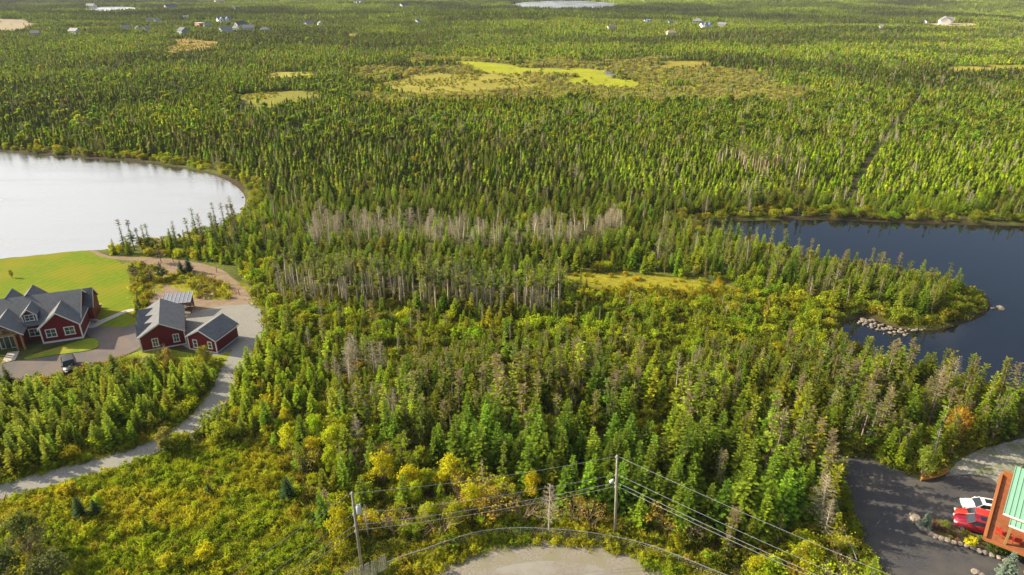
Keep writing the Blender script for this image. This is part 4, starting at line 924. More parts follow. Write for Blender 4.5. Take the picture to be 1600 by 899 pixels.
def conifer(seed, H, Wd, cb, sp=.30, nb=6, full=1.0, droop=.25, drytop=.0, dryall=.0, gap=.1, det=1.0, club=False, bare_twigs=0, lean=.0):
    r_ = np.random.RandomState(seed); g = Geo()
    lx, ly = r_.uniform(-lean, lean, 2) * H
    rt = (.017 + .008 * (cb > .5)) * H + .02
    cone_tube(g, [(0, 0, -.2), (lx * .3, ly * .3, H * .5), (lx, ly, H * .97)], (rt, rt * .65, .015), 5, 1)
    B, D, Ls, Ws, Nn, Va, Dr = [], [], [], [], [], [], []
    z = cb * H; ph = r_.uniform(0, 6)
    asym = r_.uniform(0, 6.28)
    while z < H * .985:
        t_ = (z - cb * H) / (H * (1 - cb)); prof = (1 - t_) ** 1.0 * min(1, .7 + 2.6 * t_)
        if club: prof = prof * (.55 + .35 * math.sin(t_ * 9 + seed)) + .18 * (t_ > .72)
        n = max(3, int(round(nb * (1 - .45 * t_))))
        for k in range(n):
            if r_.rand() < gap: continue
            a = ph + 2 * math.pi * k / n + r_.uniform(-.35, .35)
            Lb = Wd * .5 * prof * r_.uniform(.65, 1.2) * (1 + .18 * math.cos(a - asym)) + .12
            el = -droop + .55 * t_ + r_.uniform(-.12, .12); rad = np.array([math.cos(a), math.sin(a), 0.0])
            dv_ = rad * math.cos(el) + np.array([0, 0, math.sin(el)]); c0 = np.array([lx * z / H, ly * z / H, z])
            tip_v = r_.rand(); isdry = 1.0 if r_.rand() < (drytop * max(0, t_ - .25) * 1.6 + dryall) else 0.0
            m = max(2, int(Lb / .24 * det) + 1)
            for j in range(m):
                s_ = (j + .6) / m; p = c0 + dv_ * Lb * s_ + np.array([0, 0, .12 * Lb * s_ * s_])
                for sg in (-1, 1):
                    if r_.rand() > full: continue
                    b_ = a + sg * r_.uniform(.55, 1.0); l = (.20 + .28 * Lb * (1 - .5 * s_)) * r_.uniform(.8, 1.25) / det ** .5
                    B.append(p); D.append([math.cos(b_), math.sin(b_), el * .5 + r_.uniform(-.25, .2)]); Ls.append(l); Ws.append(l * r_.uniform(.24, .36)); Nn.append([r_.uniform(-.5, .5), r_.uniform(-.5, .5), 1]); Va.append(np.clip(.12 + .62 * s_ + .3 * (tip_v - .5) + r_.uniform(-.15, .15), 0, 1)); Dr.append(isdry * r_.uniform(.6, 1))  # tone rises towards branch tips: new growth, plus light highlights painted in
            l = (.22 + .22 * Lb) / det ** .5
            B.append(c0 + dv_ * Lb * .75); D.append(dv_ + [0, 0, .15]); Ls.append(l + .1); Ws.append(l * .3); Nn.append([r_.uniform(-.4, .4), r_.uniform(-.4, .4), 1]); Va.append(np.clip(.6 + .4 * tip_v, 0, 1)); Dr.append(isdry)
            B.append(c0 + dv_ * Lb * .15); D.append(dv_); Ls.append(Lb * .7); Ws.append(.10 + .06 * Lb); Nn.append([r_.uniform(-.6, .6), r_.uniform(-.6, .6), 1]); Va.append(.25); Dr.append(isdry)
        z += sp * r_.uniform(.75, 1.25) * (1.15 - .45 * t_); ph += 1.1
    top = np.array([lx, ly, H])
    for k in range(4):
        a = k * 1.57; B.append(top - [0, 0, .45]); D.append([math.cos(a) * .25, math.sin(a) * .25, 1]); Ls.append(.5); Ws.append(.06); Nn.append([math.cos(a), math.sin(a), .1]); Va.append(.8); Dr.append(0.0 if not drytop else 1.0)
    V, F, va, dr = kites(np.array(B), np.array(D, float), np.array(Ls), np.array(Ws), np.array(Nn, float), np.array(Va), np.array(Dr))
    g.add(V, F, 0, va, dr)
    # dead lower twigs
    for k in range(bare_twigs):
        zz = r_.uniform(.12, max(cb + .25, .3)) * H; a = r_.uniform(0, 6.28); l = r_.uniform(.35, 1.0); d_ = np.array([math.cos(a), math.sin(a), r_.uniform(-.2, .5)]); p = np.array([0, 0, zz])
        sd = np.array([-math.sin(a), math.cos(a), 0]) * .018; e_ = p + d_ * l
        g.add(np.array([p - sd, p + sd, e_ + sd * .3, e_ - sd * .3]), [(0, 1, 2, 3)], 1); sd2 = np.array([0, 0, .018])
        g.add(np.array([p - sd2, p + sd2, e_ + sd2 * .3, e_ - sd2 * .3]), [(0, 1, 2, 3)], 1)
    return g
def dead_tree(seed, H, nbr=46, fine=3, spread=.9, top=.98, lean=.04):
    r_ = np.random.RandomState(seed); g = Geo(); lx, ly = r_.uniform(-lean, lean, 2) * H; rt = .014 * H + .03
    cone_tube(g, [(0, 0, -.2), (lx * .3, ly * .3, H * .5), (lx, ly, H * top)], (rt, rt * .65, .02), 5, 1)
    V, F = [], []
    def tw(p, e, w0, w1):
        d_ = e - p; s1 = np.cross(d_, [0, 0, 1]); s1 = s1 / (np.linalg.norm(s1) + 1e-6); s2 = np.cross(d_, s1); s2 = s2 / (np.linalg.norm(s2) + 1e-6)
        for s_ in (s1, s2):
            n = len(V); V.extend([p - s_ * w0, p + s_ * w0, e + s_ * w1, e - s_ * w1]); F.append((n, n + 1, n + 2, n + 3))
    for k in range(nbr):
        t_ = .25 + .73 * (k + r_.rand()) / nbr; a = k * 2.4 + r_.uniform(-.4, .4); Lb = spread * (1 - t_) ** .7 * r_.uniform(.5, 1.3) + .15
        p = np.array([lx * t_, ly * t_, H * t_]); mid = p + np.array([math.cos(a), math.sin(a), r_.uniform(-.25, .25)]) * Lb * .6; e = mid + np.array([math.cos(a), math.sin(a), r_.uniform(.0, .7)]) * Lb * .5
        tw(p, mid, .022, .016); tw(mid, e, .016, .006)
        for j in range(fine):
            q = p + (e - p) * r_.uniform(.25, 1); b_ = a + r_.choice([-1, 1]) * r_.uniform(.5, 1.2); l = Lb * r_.uniform(.25, .5) + .06
            tw(q, q + np.array([math.cos(b_), math.sin(b_), r_.uniform(-.2, .5)]) * l, .012, .006)
    g.add(np.array(V), F, 1)
    return g
def leafy(seed, H, Wd, nclump=22, nleaf=60, lsz=.17, trunk=True, dryf=.03, low=.12, opn=.0):
    r_ = np.random.RandomState(seed); g = Geo(); cs = []
    for k in range(nclump):
        a = r_.uniform(0, 6.28); t_ = r_.uniform(0, 1); zz = low + (1 - low) * t_ ** .8; rr = math.sqrt(max(0, 1 - (max(0, zz - .45) / .6) ** 2)) * r_.uniform(.35, .95)
        cs.append((np.array([math.cos(a) * rr * Wd * .42, math.sin(a) * rr * Wd * .42, zz * H * .88 + .1 * H]), Wd * r_.uniform(.11, .22)))
    B, D, Ls, Ws, Nn, Va, Dr = [], [], [], [], [], [], []
    for c, cr_ in cs:
        cv = r_.rand(); cdry = 1.0 if r_.rand() < dryf else 0.0
        m = int(nleaf * r_.uniform(.6, 1.3))
        q = r_.normal(0, 1, (m, 3)); q = q / np.linalg.norm(q, axis=1, keepdims=True); rad = r_.uniform(.45, 1.05, m)[:, None]
        pos = c + q * rad * cr_ * [1, 1, .8]
        B.append(pos); D.append(r_.normal(0, 1, (m, 3)) + [0, 0, -.2]); l = lsz * r_.uniform(.7, 1.4, m); Ls.append(l); Ws.append(l * .38); Nn.append(q * .8 + r_.normal(0, .45, (m, 3)) + [0, 0, .6])
        Va.append(np.clip(.35 + .3 * (cv - .5) + r_.uniform(-.2, .3, m) + .2, 0, 1)); Dr.append(np.full(m, cdry) * r_.uniform(.4, 1, m))
        if trunk:
            p0 = np.array([r_.uniform(-.12, .12), r_.uniform(-.12, .12), 0]); md = p0 * .4 + c * np.array([.5, .5, .6])
            cone_tube(g, [tuple(p0), tuple(md), tuple(c)], (.018 * H * .5 + .012, .015, .007), 3, 1)
    V, F, va, dr = kites(np.concatenate(B), np.concatenate(D), np.concatenate(Ls), np.concatenate(Ws), np.concatenate(Nn), np.concatenate(Va), np.concatenate(Dr)); g.add(V, F, 0, va, dr)
    return g
def bare_shrub(seed, H, Wd, n=9, leaves=0):
    r_ = np.random.RandomState(seed); g = Geo(); V, F = [], []; tips = []
    def seg(p, e, w0, w1): cone_tube(g, [tuple(p), tuple(e)], (w0, w1), 3, 1)
    def grow_(p, d_, l, w, lv):
        e = p + d_ * l; seg(p, e, w, w * .6)
        if lv == 0: tips.append(e); return
        for k in range(r_.randint(2, 4)):
            d2 = d_ + r_.normal(0, .36, 3); d2[2] = abs(d2[2]) * .9 + .15; d2 = d2 / np.linalg.norm(d2); grow_(e, d2, l * r_.uniform(.6, .85), w * .6, lv - 1)
    for k in range(n):
        a = 6.28 * k / n + r_.uniform(-.3, .3); d_ = np.array([math.cos(a) * .42, math.sin(a) * .42, 1.0]); d_ /= np.linalg.norm(d_)
        grow_(np.array([math.cos(a) * .1, math.sin(a) * .1, 0]), d_, H * .33, .035, 3)
    if leaves:
        T = np.array(tips); T = T[r_.rand(len(T)) < .7]; m = len(T) * leaves; B = np.repeat(T, leaves, 0) + r_.normal(0, .13, (m, 3)); l = r_.uniform(.10, .2, m)
        V_, F_, va, dr = kites(B, r_.normal(0, 1, (m, 3)), l, l * .4, r_.normal(0, .6, (m, 3)) + [0, 0, .8], r_.uniform(.3, 1, m), (r_.rand(m) < .15) * 1.0); g.add(V_, F_, 0, va, dr)
    return g
def low_conifer(g, x, y, H, Wd, r_, layers=5, n=6, z0=0.0, cb=.12, dry=0.0):
    B, D, Ls, Ws, Nn, Va, Dr = [], [], [], [], [], [], []
    for i in range(layers):
        t_ = i / layers; zz = H * (cb + (1 - cb) * t_); rad = Wd * .5 * (1 - t_) ** .8 * r_.uniform(.8, 1.15); th = r_.uniform(0, 6)
        for k in range(n):
            a = th + 6.28 * k / n + r_.uniform(-.3, .3); rr = rad * r_.uniform(.7, 1.2)
            l = math.hypot(rr, H / layers * 1.2); B.append([x, y, z0 + zz + H / layers * 1.25]); D.append([math.cos(a) * rr, math.sin(a) * rr, -H / layers * 1.15]); Ls.append(l * 1.08); Ws.append(rr * .55 + .1); Nn.append([math.cos(a), math.sin(a), .8]); Va.append(r_.uniform(.15, .95)); Dr.append(dry if r_.rand() < .5 else 0)
    V, F, va, dr = kites(np.array(B), np.array(D, float), np.array(Ls), np.array(Ws), np.array(Nn, float), np.array(Va), np.array(Dr)); g.add(V, F, 0, va, dr)
    if cb > .1:
        g.add(np.array([[x - .1, y, z0], [x + .1, y, z0], [x + .04, y, z0 + H * .9], [x - .04, y, z0 + H * .9]]), [(0, 1, 2, 3)], 1)
        g.add(np.array([[x, y - .1, z0], [x, y + .1, z0], [x, y + .04, z0 + H * .9], [x, y - .04, z0 + H * .9]]), [(0, 1, 2, 3)], 1)

MC, MBR, MD_, MT = [M_LEAF, M_BARK], [M_BROAD, M_BARK], [M_LEAF, M_DEAD], [M_BROAD, M_TWIG]
PROTO = {}       # kind -> list of (geo, mats, nominal height)
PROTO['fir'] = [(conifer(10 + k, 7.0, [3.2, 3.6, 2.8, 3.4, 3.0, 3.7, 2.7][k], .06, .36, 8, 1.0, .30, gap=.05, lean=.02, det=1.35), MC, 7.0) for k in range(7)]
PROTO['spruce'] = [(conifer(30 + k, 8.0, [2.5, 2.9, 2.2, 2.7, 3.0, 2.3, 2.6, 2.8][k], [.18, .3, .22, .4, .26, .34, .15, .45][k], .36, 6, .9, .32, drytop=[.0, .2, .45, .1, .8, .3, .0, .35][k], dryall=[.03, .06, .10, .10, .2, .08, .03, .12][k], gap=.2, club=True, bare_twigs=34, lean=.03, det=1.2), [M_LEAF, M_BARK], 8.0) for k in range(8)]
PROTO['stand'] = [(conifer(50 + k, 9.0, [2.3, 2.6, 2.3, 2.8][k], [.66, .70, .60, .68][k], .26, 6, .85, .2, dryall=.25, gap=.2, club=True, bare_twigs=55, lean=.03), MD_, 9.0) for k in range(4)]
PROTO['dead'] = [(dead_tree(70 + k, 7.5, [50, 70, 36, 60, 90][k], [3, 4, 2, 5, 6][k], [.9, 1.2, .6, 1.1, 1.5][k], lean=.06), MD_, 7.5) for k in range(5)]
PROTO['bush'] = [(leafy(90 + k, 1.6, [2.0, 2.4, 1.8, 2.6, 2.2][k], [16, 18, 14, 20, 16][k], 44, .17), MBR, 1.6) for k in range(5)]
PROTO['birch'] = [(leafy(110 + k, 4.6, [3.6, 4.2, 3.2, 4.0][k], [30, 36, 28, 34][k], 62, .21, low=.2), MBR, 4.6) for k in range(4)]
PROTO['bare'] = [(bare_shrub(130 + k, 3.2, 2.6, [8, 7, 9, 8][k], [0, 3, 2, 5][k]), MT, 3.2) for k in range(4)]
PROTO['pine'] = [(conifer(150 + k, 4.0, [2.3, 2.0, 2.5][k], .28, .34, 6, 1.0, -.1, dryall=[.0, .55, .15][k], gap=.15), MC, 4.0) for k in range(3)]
def mid_geo(seed, H, Wd, cb=.1, dryv=0, **k):
    g = Geo(); r_ = np.random.RandomState(seed); low_conifer(g, 0, 0, H, Wd, r_, 9, 8, cb=cb, dry=dryv); low_conifer(g, .05, .05, H * .93, Wd * .8, r_, 6, 6, cb=cb + .02, dry=dryv); return (g, MC, H)
PROTO['mid'] = [mid_geo(170 + k, 5.5, [2.7, 3.0, 2.5, 2.8, 2.4][k], [.1, .08, .15, .2, .12][k], [0, 0, .1, .6, 0][k]) for k in range(5)]
PROTO['far'] = []
for k in range(5):
    g = Geo(); low_conifer(g, 0, 0, 5.5, [2.8, 3.1, 2.5, 2.9, 2.6][k], np.random.RandomState(200 + k), 5, 6, cb=[.1, .15, .25, .12, .3][k], dry=[0, 0, .5, 0, 1][k]); PROTO['far'].append((g, MC, 5.5))
PROTO['patch'] = []
for k in range(6):
    g = Geo(); r_ = np.random.RandomState(230 + k)
    for j in range(13): low_conifer(g, r_.uniform(-5, 5), r_.uniform(-5, 5), r_.uniform(4, 7.5), r_.uniform(2.2, 3.4), r_, 4, 5, cb=.1, dry=r_.choice([0, 0, 0, .8]))
    PROTO['patch'].append((g, MC, 1.0))
PROTO['farleaf'] = [(leafy(250 + k, 4.0, 4.0, 12, 18, .75, trunk=False), MBR, 4.0) for k in range(3)]
def tuft(seed, n, h_, sp, wdt, dryp, lean_=.5):
    r_ = np.random.RandomState(seed); g = Geo(); a = r_.uniform(0, 6.28, n); b0 = np.c_[r_.normal(0, sp, n), r_.normal(0, sp, n), np.zeros(n)]; l = h_ * r_.uniform(.5, 1.2, n)
    d_ = np.c_[np.cos(a) * lean_, np.sin(a) * lean_, np.ones(n)]; nn = np.c_[np.sin(a) + r_.normal(0, .5, n), -np.cos(a), r_.normal(0, .3, n)]
    V, F, va, dr = kites(b0, d_, l, l * wdt, nn, r_.uniform(.2, 1, n), (r_.rand(n) < dryp) * r_.uniform(.4, 1, n)); g.add(V, F, 0, va, dr); return g
PROTO['tuft'] = [(tuft(300, 60, .36, .26, .05, .12), MBR, .4), (tuft(301, 60, .38, .32, .10, .06, .9), MBR, .5), (tuft(302, 60, .28, .30, .07, .25), MBR, .35), (leafy(303, .55, .8, 9, 30, .10, trunk=False), MBR, .55), (leafy(304, .8, 1.1, 12, 34, .11, trunk=False), MBR, .8), (tuft(305, 30, .7, .2, .04, .45, .35), MBR, .8)]

# instanced prototypes live in a collection outside the scene
PC = bpy.data.collections.new('plant_library'); PIDX = {}; ctr = 0
for kd, lst in PROTO.items():
    PIDX[kd] = (ctr, len(lst))
    for g, ms, h_ in lst:
        o_ = bpy.data.objects.new('library_plant_%03d' % ctr, g.mesh('library_plant', ms)); PC.objects.link(o_); ctr += 1

# ------------------------------------------------------------------ where things grow
rs = np.random.RandomState(5)
def cand(d0, d1, s, margin=1.12):
    hwid = d1 * .80 * margin
    xs = np.arange(-hwid, hwid, s); ys = np.arange(max(d0 * .7, 30), d1, s); X, Y = np.meshgrid(xs, ys)
    X = X + rs.uniform(-.48, .48, X.shape) * s; Y = Y + rs.uniform(-.48, .48, Y.shape) * s; X, Y = X.ravel(), Y.ravel()
    k = (Y >= d0) & (Y < d1) & (np.abs(X) < (Y * .80 + 14) * margin); return X[k], Y[k]
BUILD_KEEP = [W([(536, 872), (600, 846), (650, 850), (640, 885), (612, 950), (500, 960)]), [(x, y) for x, y in ((-62, 94), (-50, 94), (-44, 94), (-42, 103), (-50, 108), (-66, 108))], W([(-200, 440), (60, 440), (135, 450), (140, 535), (60, 560), (-200, 580)]), W([(1530, 725), (1700, 700), (1760, 950), (1560, 880), (1530, 850)]), W([(235, 450), (305, 450), (305, 500), (235, 500)])]
HARD = [LAKE_L, LAKE_R, LAWN, LAWN_FRONT, DRIVE, GRAVEL, DIRT, TRACK, ASPH, GRAV_R, BED, CULP, PATIO, WALK] + FAR_LAKES + BUILD_KEEP
def blocked(x, y, m=.0, hard=HARD):
    k = np.zeros(x.shape, bool)
    for p in hard:
        px = np.array(p); bb = (x > px[:, 0].min() - m - 1) & (x < px[:, 0].max() + m + 1) & (y > px[:, 1].min() - m - 1) & (y < px[:, 1].max() + m + 1)
        if bb.any():
            i = np.where(bb)[0]; k[i] |= sdist(x[i], y[i], p) < m
    return k
Z = {}
def zpoly(n, *polys): Z[n] = [list(p) for p in polys]
zpoly('meadow', [(-200, 830), (0, 785), (60, 768), (130, 746), (250, 712), (330, 690), (400, 690), (450, 715), (470, 780), (530, 899), (530, 1100), (-200, 1100)])
zpoly('decid', [(350, 668), (420, 655), (560, 680), (700, 730), (880, 790), (900, 836), (760, 832), (700, 850), (640, 872), (600, 930), (530, 930), (470, 780), (450, 715), (400, 700)], [(990, 850), (1100, 835), (1180, 850), (1310, 850), (1345, 905), (1345, 960), (1190, 960), (1060, 880)])
zpoly('young', [(-100, 640), (0, 622), (100, 612), (200, 596), (330, 585), (345, 600), (318, 645), (235, 690), (120, 722), (0, 752), (-100, 780)], [(378, 570), (410, 545), (480, 560), (520, 600), (510, 650), (420, 655), (355, 668), (345, 640)])
zpoly('lakewood', [(160, 392), (300, 384), (390, 340), (400, 440), (372, 432), (320, 408), (200, 400)])
zpoly('bushland', [(400, 440), (440, 470), (600, 497), (870, 503), (900, 488), (1000, 485), (1130, 478), (1290, 488), (1306, 520), (1300, 545), (1200, 560), (1000, 545), (800, 532), (620, 540), (500, 560), (412, 560), (405, 500)], [(868, 428), (940, 420), (1040, 425), (1130, 436), (1300, 470), (1290, 500), (1000, 500), (900, 480)], [(372, 400), (410, 420), (420, 470), (398, 470), (380, 445), (350, 420)])
zpoly('stand', [(430, 442), (520, 440), (700, 456), (880, 468), (890, 492), (760, 492), (600, 484), (440, 476)], [(1125, 250), (1180, 255), (1260, 268), (1255, 284), (1180, 276), (1120, 262)])
zpoly('deadz', [(470, 345), (600, 350), (740, 356), (960, 350), (975, 366), (900, 386), (700, 392), (600, 380), (480, 386)], [(470, 560), (540, 555), (610, 590), (620, 650), (560, 650), (480, 620)], [(640, 205), (690, 205), (690, 224), (630, 224)], [(780, 170), (850, 170), (850, 192), (780, 192)])
zpoly('scrag', [(500, 545), (800, 532), (1000, 545), (1200, 560), (1310, 540), (1700, 640), (1700, 700), (1600, 690), (1500, 722), (1432, 752), (1340, 716), (1295, 712), (1320, 800), (1310, 830), (1230, 800), (1180, 740), (900, 700), (640, 720), (540, 690), (500, 640)])
zpoly('lush', [(560, 680), (640, 700), (900, 690), (1180, 730), (1230, 790), (1310, 840), (1200, 860), (1030, 852), (900, 836), (880, 790), (700, 730)])
zpoly('plant', [(860, 160), (1100, 150), (1400, 160), (1620, 190), (1700, 330), (1400, 336), (1300, 330), (1230, 300), (1100, 320), (980, 300), (880, 240)])
zpoly('penin', [(1130, 366), (1300, 400), (1480, 436), (1550, 470), (1500, 510), (1300, 520), (1290, 480), (1130, 440), (1000, 410), (1050, 360)])
zpoly('trail', [(1432, 150), (1440, 150), (1400, 205), (1368, 250), (1344, 290), (1330, 318), (1318, 318), (1334, 284), (1360, 240), (1396, 190)], [(1252, 640), (1272, 640), (1300, 700), (1290, 712)])
MEADS = [BOGS[n][0] for n in ('bog_tan', 'bog_green', 'bog_gold', 'bog_small', 'bog_mid', 'bog_mid2', 'bog_right', 'bog_top', 'clearing_tl', 'road_far', 'yard_r')]
def in_z(n, u, v):
    k = np.zeros(u.shape, bool)
    for p in Z[n]: k |= pip(u, v, p)
    return k
TANB = [BOGS['bog_tan'][0], BOGS['bog_mid'][0], BOGS['bog_mid2'][0], BOGS['bog_gold'][0]]
PTS = {k: [] for k in ('fir', 'spruce', 'dead', 'bush', 'birch', 'bare', 'tuft', 'far')}   # rows: x y h w kind_proto tint3
def put(cat_, x, y, h_, wx, proto, tint):
    n = len(x)
    if n == 0: return
    PTS[cat_].append((x, y, h_, wx, np.array([proto] * n), tint))
def tints(n, base, j=.22, hue=.10, x=None, y=None):
    hue = min(hue, .13)
    t_ = np.array(base)[None] * np.exp(rs.normal(0, j, n))[:, None] * np.exp(rs.normal(0, hue, (n, 3)) * [1, .35, .6])
    if x is not None: t_ *= (.75 + .55 * fbm(x / 22, y / 22, 61, 3))[:, None]
    return np.clip(t_, .01, .6)
DK, MG, BG, YG, YE, OR, BL = (.045, .075, .022), (.085, .125, .024), (.13, .20, .026), (.24, .28, .025), (.50, .36, .02), (.36, .20, .05), (.20, .26, .22)
def clear_houses(x, y, h_):
    u, v, dep = proj(x, y, hgt(x, y) + h_); k = np.zeros(x.shape, bool)
    for (hu, hv, hw__, hd_, zr_) in HOUSE_PX:
        k |= (np.abs(u - hu) < hw__ * .5) & (v < hv - 3.0) & (v > hv - 40) & (dep < hd_ + 8)
        k |= (np.abs(u - hu) < hw__ * .6) & (np.abs(dep - hd_) < 10)
    return k
def noise_pick(x, y, s, sc_): return fbm(x / sc_, y / sc_, s, 3)

# 1) near and middle ground, 45-240 m
x, y = cand(44, 240, 1.75)
u, v, dep = proj(x, y, 0 * x); k = ~blocked(x, y, .7)
x, y, u, v, dep = (a_[k] for a_ in (x, y, u, v, dep)); n = len(x)
# keep the fence line and the strip before the road end clear of trees
rc = np.hypot(x - CUL_C[0], y - CUL_C[1]); q0 = rs.rand(n); q1 = rs.rand(n); q2 = rs.rand(n); nz = noise_pick(x, y, 101, 14); nz2 = noise_pick(x, y, 111, 6)
used = np.zeros(n, bool)
shore = np.minimum(sdist(x, y, LAKE_L), sdist(x, y, LAKE_R))
def sel(m):
    global used
    m = m & ~used; used |= m; return m
def sp_h(m, lo, hi): return rs.uniform(lo, hi, m.sum()) * (.75 + .5 * nz[m])
m = sel((rc < 21.8)); mm = m & (rc > 21.0) & (q0 < .25)
m = sel(in_z('trail', u, v))
m = sel(sdist(x, y, GARDEN) < 0)
m = sel((sdist(x, y, DRIVE_VERGE) < .5) | (sdist(x, y, LAWN_SIDE) < 0))
# lakeshore shrubs
m = sel((shore < 2.6) | ((shore < 6) & (y > 150) & (q0 < .6)) | ((shore < 4) & (q0 < .5))); c = m & (q1 < .9)
put('bush', x[c], y[c], rs.uniform(.9, 2.0, c.sum()), rs.uniform(.9, 1.3, c.sum()), 'bush', tints(c.sum(), (.13, .155, .03), .25, .15, x[c], y[c]))
# meadow: sparse small shrubs and young firs
m = sel(in_z('meadow', u, v)); c = m & (q0 < .12)
put('bush', x[c], y[c], rs.uniform(.5, 1.7, c.sum()), rs.uniform(.8, 1.3, c.sum()), 'bush', tints(c.sum(), (.20, .22, .025), .25, .25))
c = m & (q0 > .985); put('fir', x[c], y[c], rs.uniform(1.0, 2.4, c.sum()), rs.uniform(1.1, 1.5, c.sum()), 'fir', tints(c.sum(), MG))
# leafy margin
m = sel(in_z('decid', u, v))
c = m & (q0 < .10); put('birch', x[c], y[c], rs.uniform(2.4, 4.4, c.sum()), rs.uniform(.8, 1.15, c.sum()), 'birch', tints(c.sum(), YG, .25, .2))
c = m & (q0 >= .10) & (q0 < .55); put('bush', x[c], y[c], rs.uniform(.9, 2.2, c.sum()), rs.uniform(.8, 1.2, c.sum()), 'bush', tints(c.sum(), (.18, .21, .025), .28, .25))
c = m & (q0 >= .55) & (q0 < .64) & (rc > 23.5); put('bare', x[c], y[c], rs.uniform(2.2, 3.8, c.sum()), rs.uniform(.8, 1.2, c.sum()), 'bare', tints(c.sum(), YG, .25, .3))
c = m & (q0 >= .64) & (q0 < .76) & (rc > 22.8); put('fir', x[c], y[c], rs.uniform(2.0, 5.5, c.sum()), rs.uniform(.85, 1.1, c.sum()), 'fir', tints(c.sum(), MG))
c = m & (q0 >= .76) & (q0 < .80) & (rc > 24); put('spruce', x[c], y[c], rs.uniform(4, 7, c.sum()), rs.uniform(.9, 1.1, c.sum()), 'spruce', tints(c.sum(), MG))
c = m & (q0 >= .80) & (q0 < .825) & (rc > 23.5); put('dead', x[c], y[c], rs.uniform(3, 6, c.sum()), rs.uniform(.8, 1.1, c.sum()), 'dead', tints(c.sum(), MG))
# young dense firs round the drive
m = sel(in_z('young', u, v)); c = m & (q0 < .80); put('fir', x[c], y[c], sp_h(c, 2.6, 5.2), rs.uniform(.95, 1.25, c.sum()), 'fir', tints(c.sum(), (.13, .175, .022), .2, .1, x[c], y[c]))
c = m & (q0 > .86); put('bush', x[c], y[c], rs.uniform(1, 2.2, c.sum()), rs.uniform(.9, 1.2, c.sum()), 'bush', tints(c.sum(), YG, .25, .2))
m = sel(in_z('lakewood', u, v) | ((u < 430) & (v > 330) & (v < 432))); c = m & (q0 < .45); put('fir', x[c], y[c], sp_h(c, 2.2, 5.0), rs.uniform(.9, 1.2, c.sum()), 'fir', tints(c.sum(), (.12, .17, .022), .22, .1, x[c], y[c]))
c = m & (q0 >= .45) & (q0 < .66) & (v < 404); put('spruce', x[c], y[c], sp_h(c, 5.5, 8.5), rs.uniform(.8, 1.1, c.sum()), 'spruce', tints(c.sum(), (.06, .09, .025)))
c = m & (q0 >= .72); put('bush', x[c], y[c], rs.uniform(.8, 1.9, c.sum()), rs.uniform(.9, 1.3, c.sum()), 'bush', tints(c.sum(), (.24, .25, .025), .3, .25))
# stands of bare pale stems
m = sel(in_z('stand', u, v) & ((v > 300) | (q2 < .45))); c = m & (q0 < .62); put('spruce', x[c], y[c], rs.uniform(6.2, 8.6, c.sum()), rs.uniform(.8, 1.1, c.sum()), 'stand', tints(c.sum(), MG, .25, .12))
c = m & (q0 > .80); put('dead', x[c], y[c], rs.uniform(5, 8, c.sum()), rs.uniform(.7, 1, c.sum()), 'dead', tints(c.sum(), MG))
m = sel(in_z('deadz', u, v)); c = m & (q0 < .44); put('dead', x[c], y[c], rs.uniform(2.4, 6.0, c.sum()), rs.uniform(1.2, 2.2, c.sum()), 'dead', tints(c.sum(), MG))
c = m & (q0 >= .60) & (q0 < .78); put('spruce', x[c], y[c], rs.uniform(3, 5, c.sum()), rs.uniform(.8, 1.1, c.sum()), 'spruce', tints(c.sum(), (.10, .14, .025)))
c = m & (q0 >= .8) & (q0 < .92); put('fir', x[c], y[c], rs.uniform(3, 5, c.sum()), rs.uniform(.8, 1.1, c.sum()), 'fir', tints(c.sum(), BG))
# low bushland
m = sel(in_z('bushland', u, v)); md = sdist(x, y, BOGS['meadow_mid'][0]) < 0
c = m & (q0 < .62) & ~md; put('bush', x[c], y[c], rs.uniform(.9, 2.3, c.sum()), rs.uniform(.9, 1.4, c.sum()), 'bush', tints(c.sum(), (.135, .18, .022), .3, .16, x[c], y[c]))
c = m & (q0 < .40) & md; put('bush', x[c], y[c], rs.uniform(.4, .9, c.sum()), rs.uniform(1.2, 1.8, c.sum()), 'bush', tints(c.sum(), (.26, .24, .02), .22, .2, x[c], y[c]))
c = m & (q0 >= .66) & (q0 < .82) & ~md; put('fir', x[c], y[c], rs.uniform(1.8, 4.2, c.sum()), rs.uniform(.8, 1.1, c.sum()), 'fir', tints(c.sum(), (.14, .19, .024), .2, .12))
c = m & (q0 >= .82) & (q0 < .90) & ~md; put('spruce', x[c], y[c], rs.uniform(3, 5.5, c.sum()), rs.uniform(.8, 1, c.sum()), 'spruce', tints(c.sum(), (.13, .16, .03)))
c = m & (q0 >= .90) & (q0 < .93) & ~md; put('dead', x[c], y[c], rs.uniform(2.5, 5, c.sum()), rs.uniform(.7, 1, c.sum()), 'dead', tints(c.sum(), MG))
# scraggy spruce wood
m = sel(in_z('scrag', u, v) & ~in_z('lush', u, v)); sz = .55 + .45 * ss(545, 640, v)
c = m & (q0 < .46) & (nz2 > .35); put('spruce', x[c], y[c], sp_h(c, 5.6, 8.8) * sz[c], rs.uniform(.85, 1.15, c.sum()), 'spruce', tints(c.sum(), (.092, .125, .028), .3, .13, x[c], y[c]))
c = m & (q0 >= .46) & (q0 < .68); put('fir', x[c], y[c], sp_h(c, 3.4, 7.2) * sz[c], rs.uniform(.85, 1.1, c.sum()), 'fir', tints(c.sum(), (.10, .14, .024), .25, .12, x[c], y[c]))
c = m & (q0 >= .68) & (q0 < .72); put('dead', x[c], y[c], rs.uniform(4.5, 8, c.sum()) * sz[c], rs.uniform(.8, 1.1, c.sum()), 'dead', tints(c.sum(), MG))
c = m & (q0 >= .80); put('bush', x[c], y[c], rs.uniform(.8, 2, c.sum()), rs.uniform(.9, 1.2, c.sum()), 'bush', tints(c.sum(), (.13, .17, .025), .28, .2))
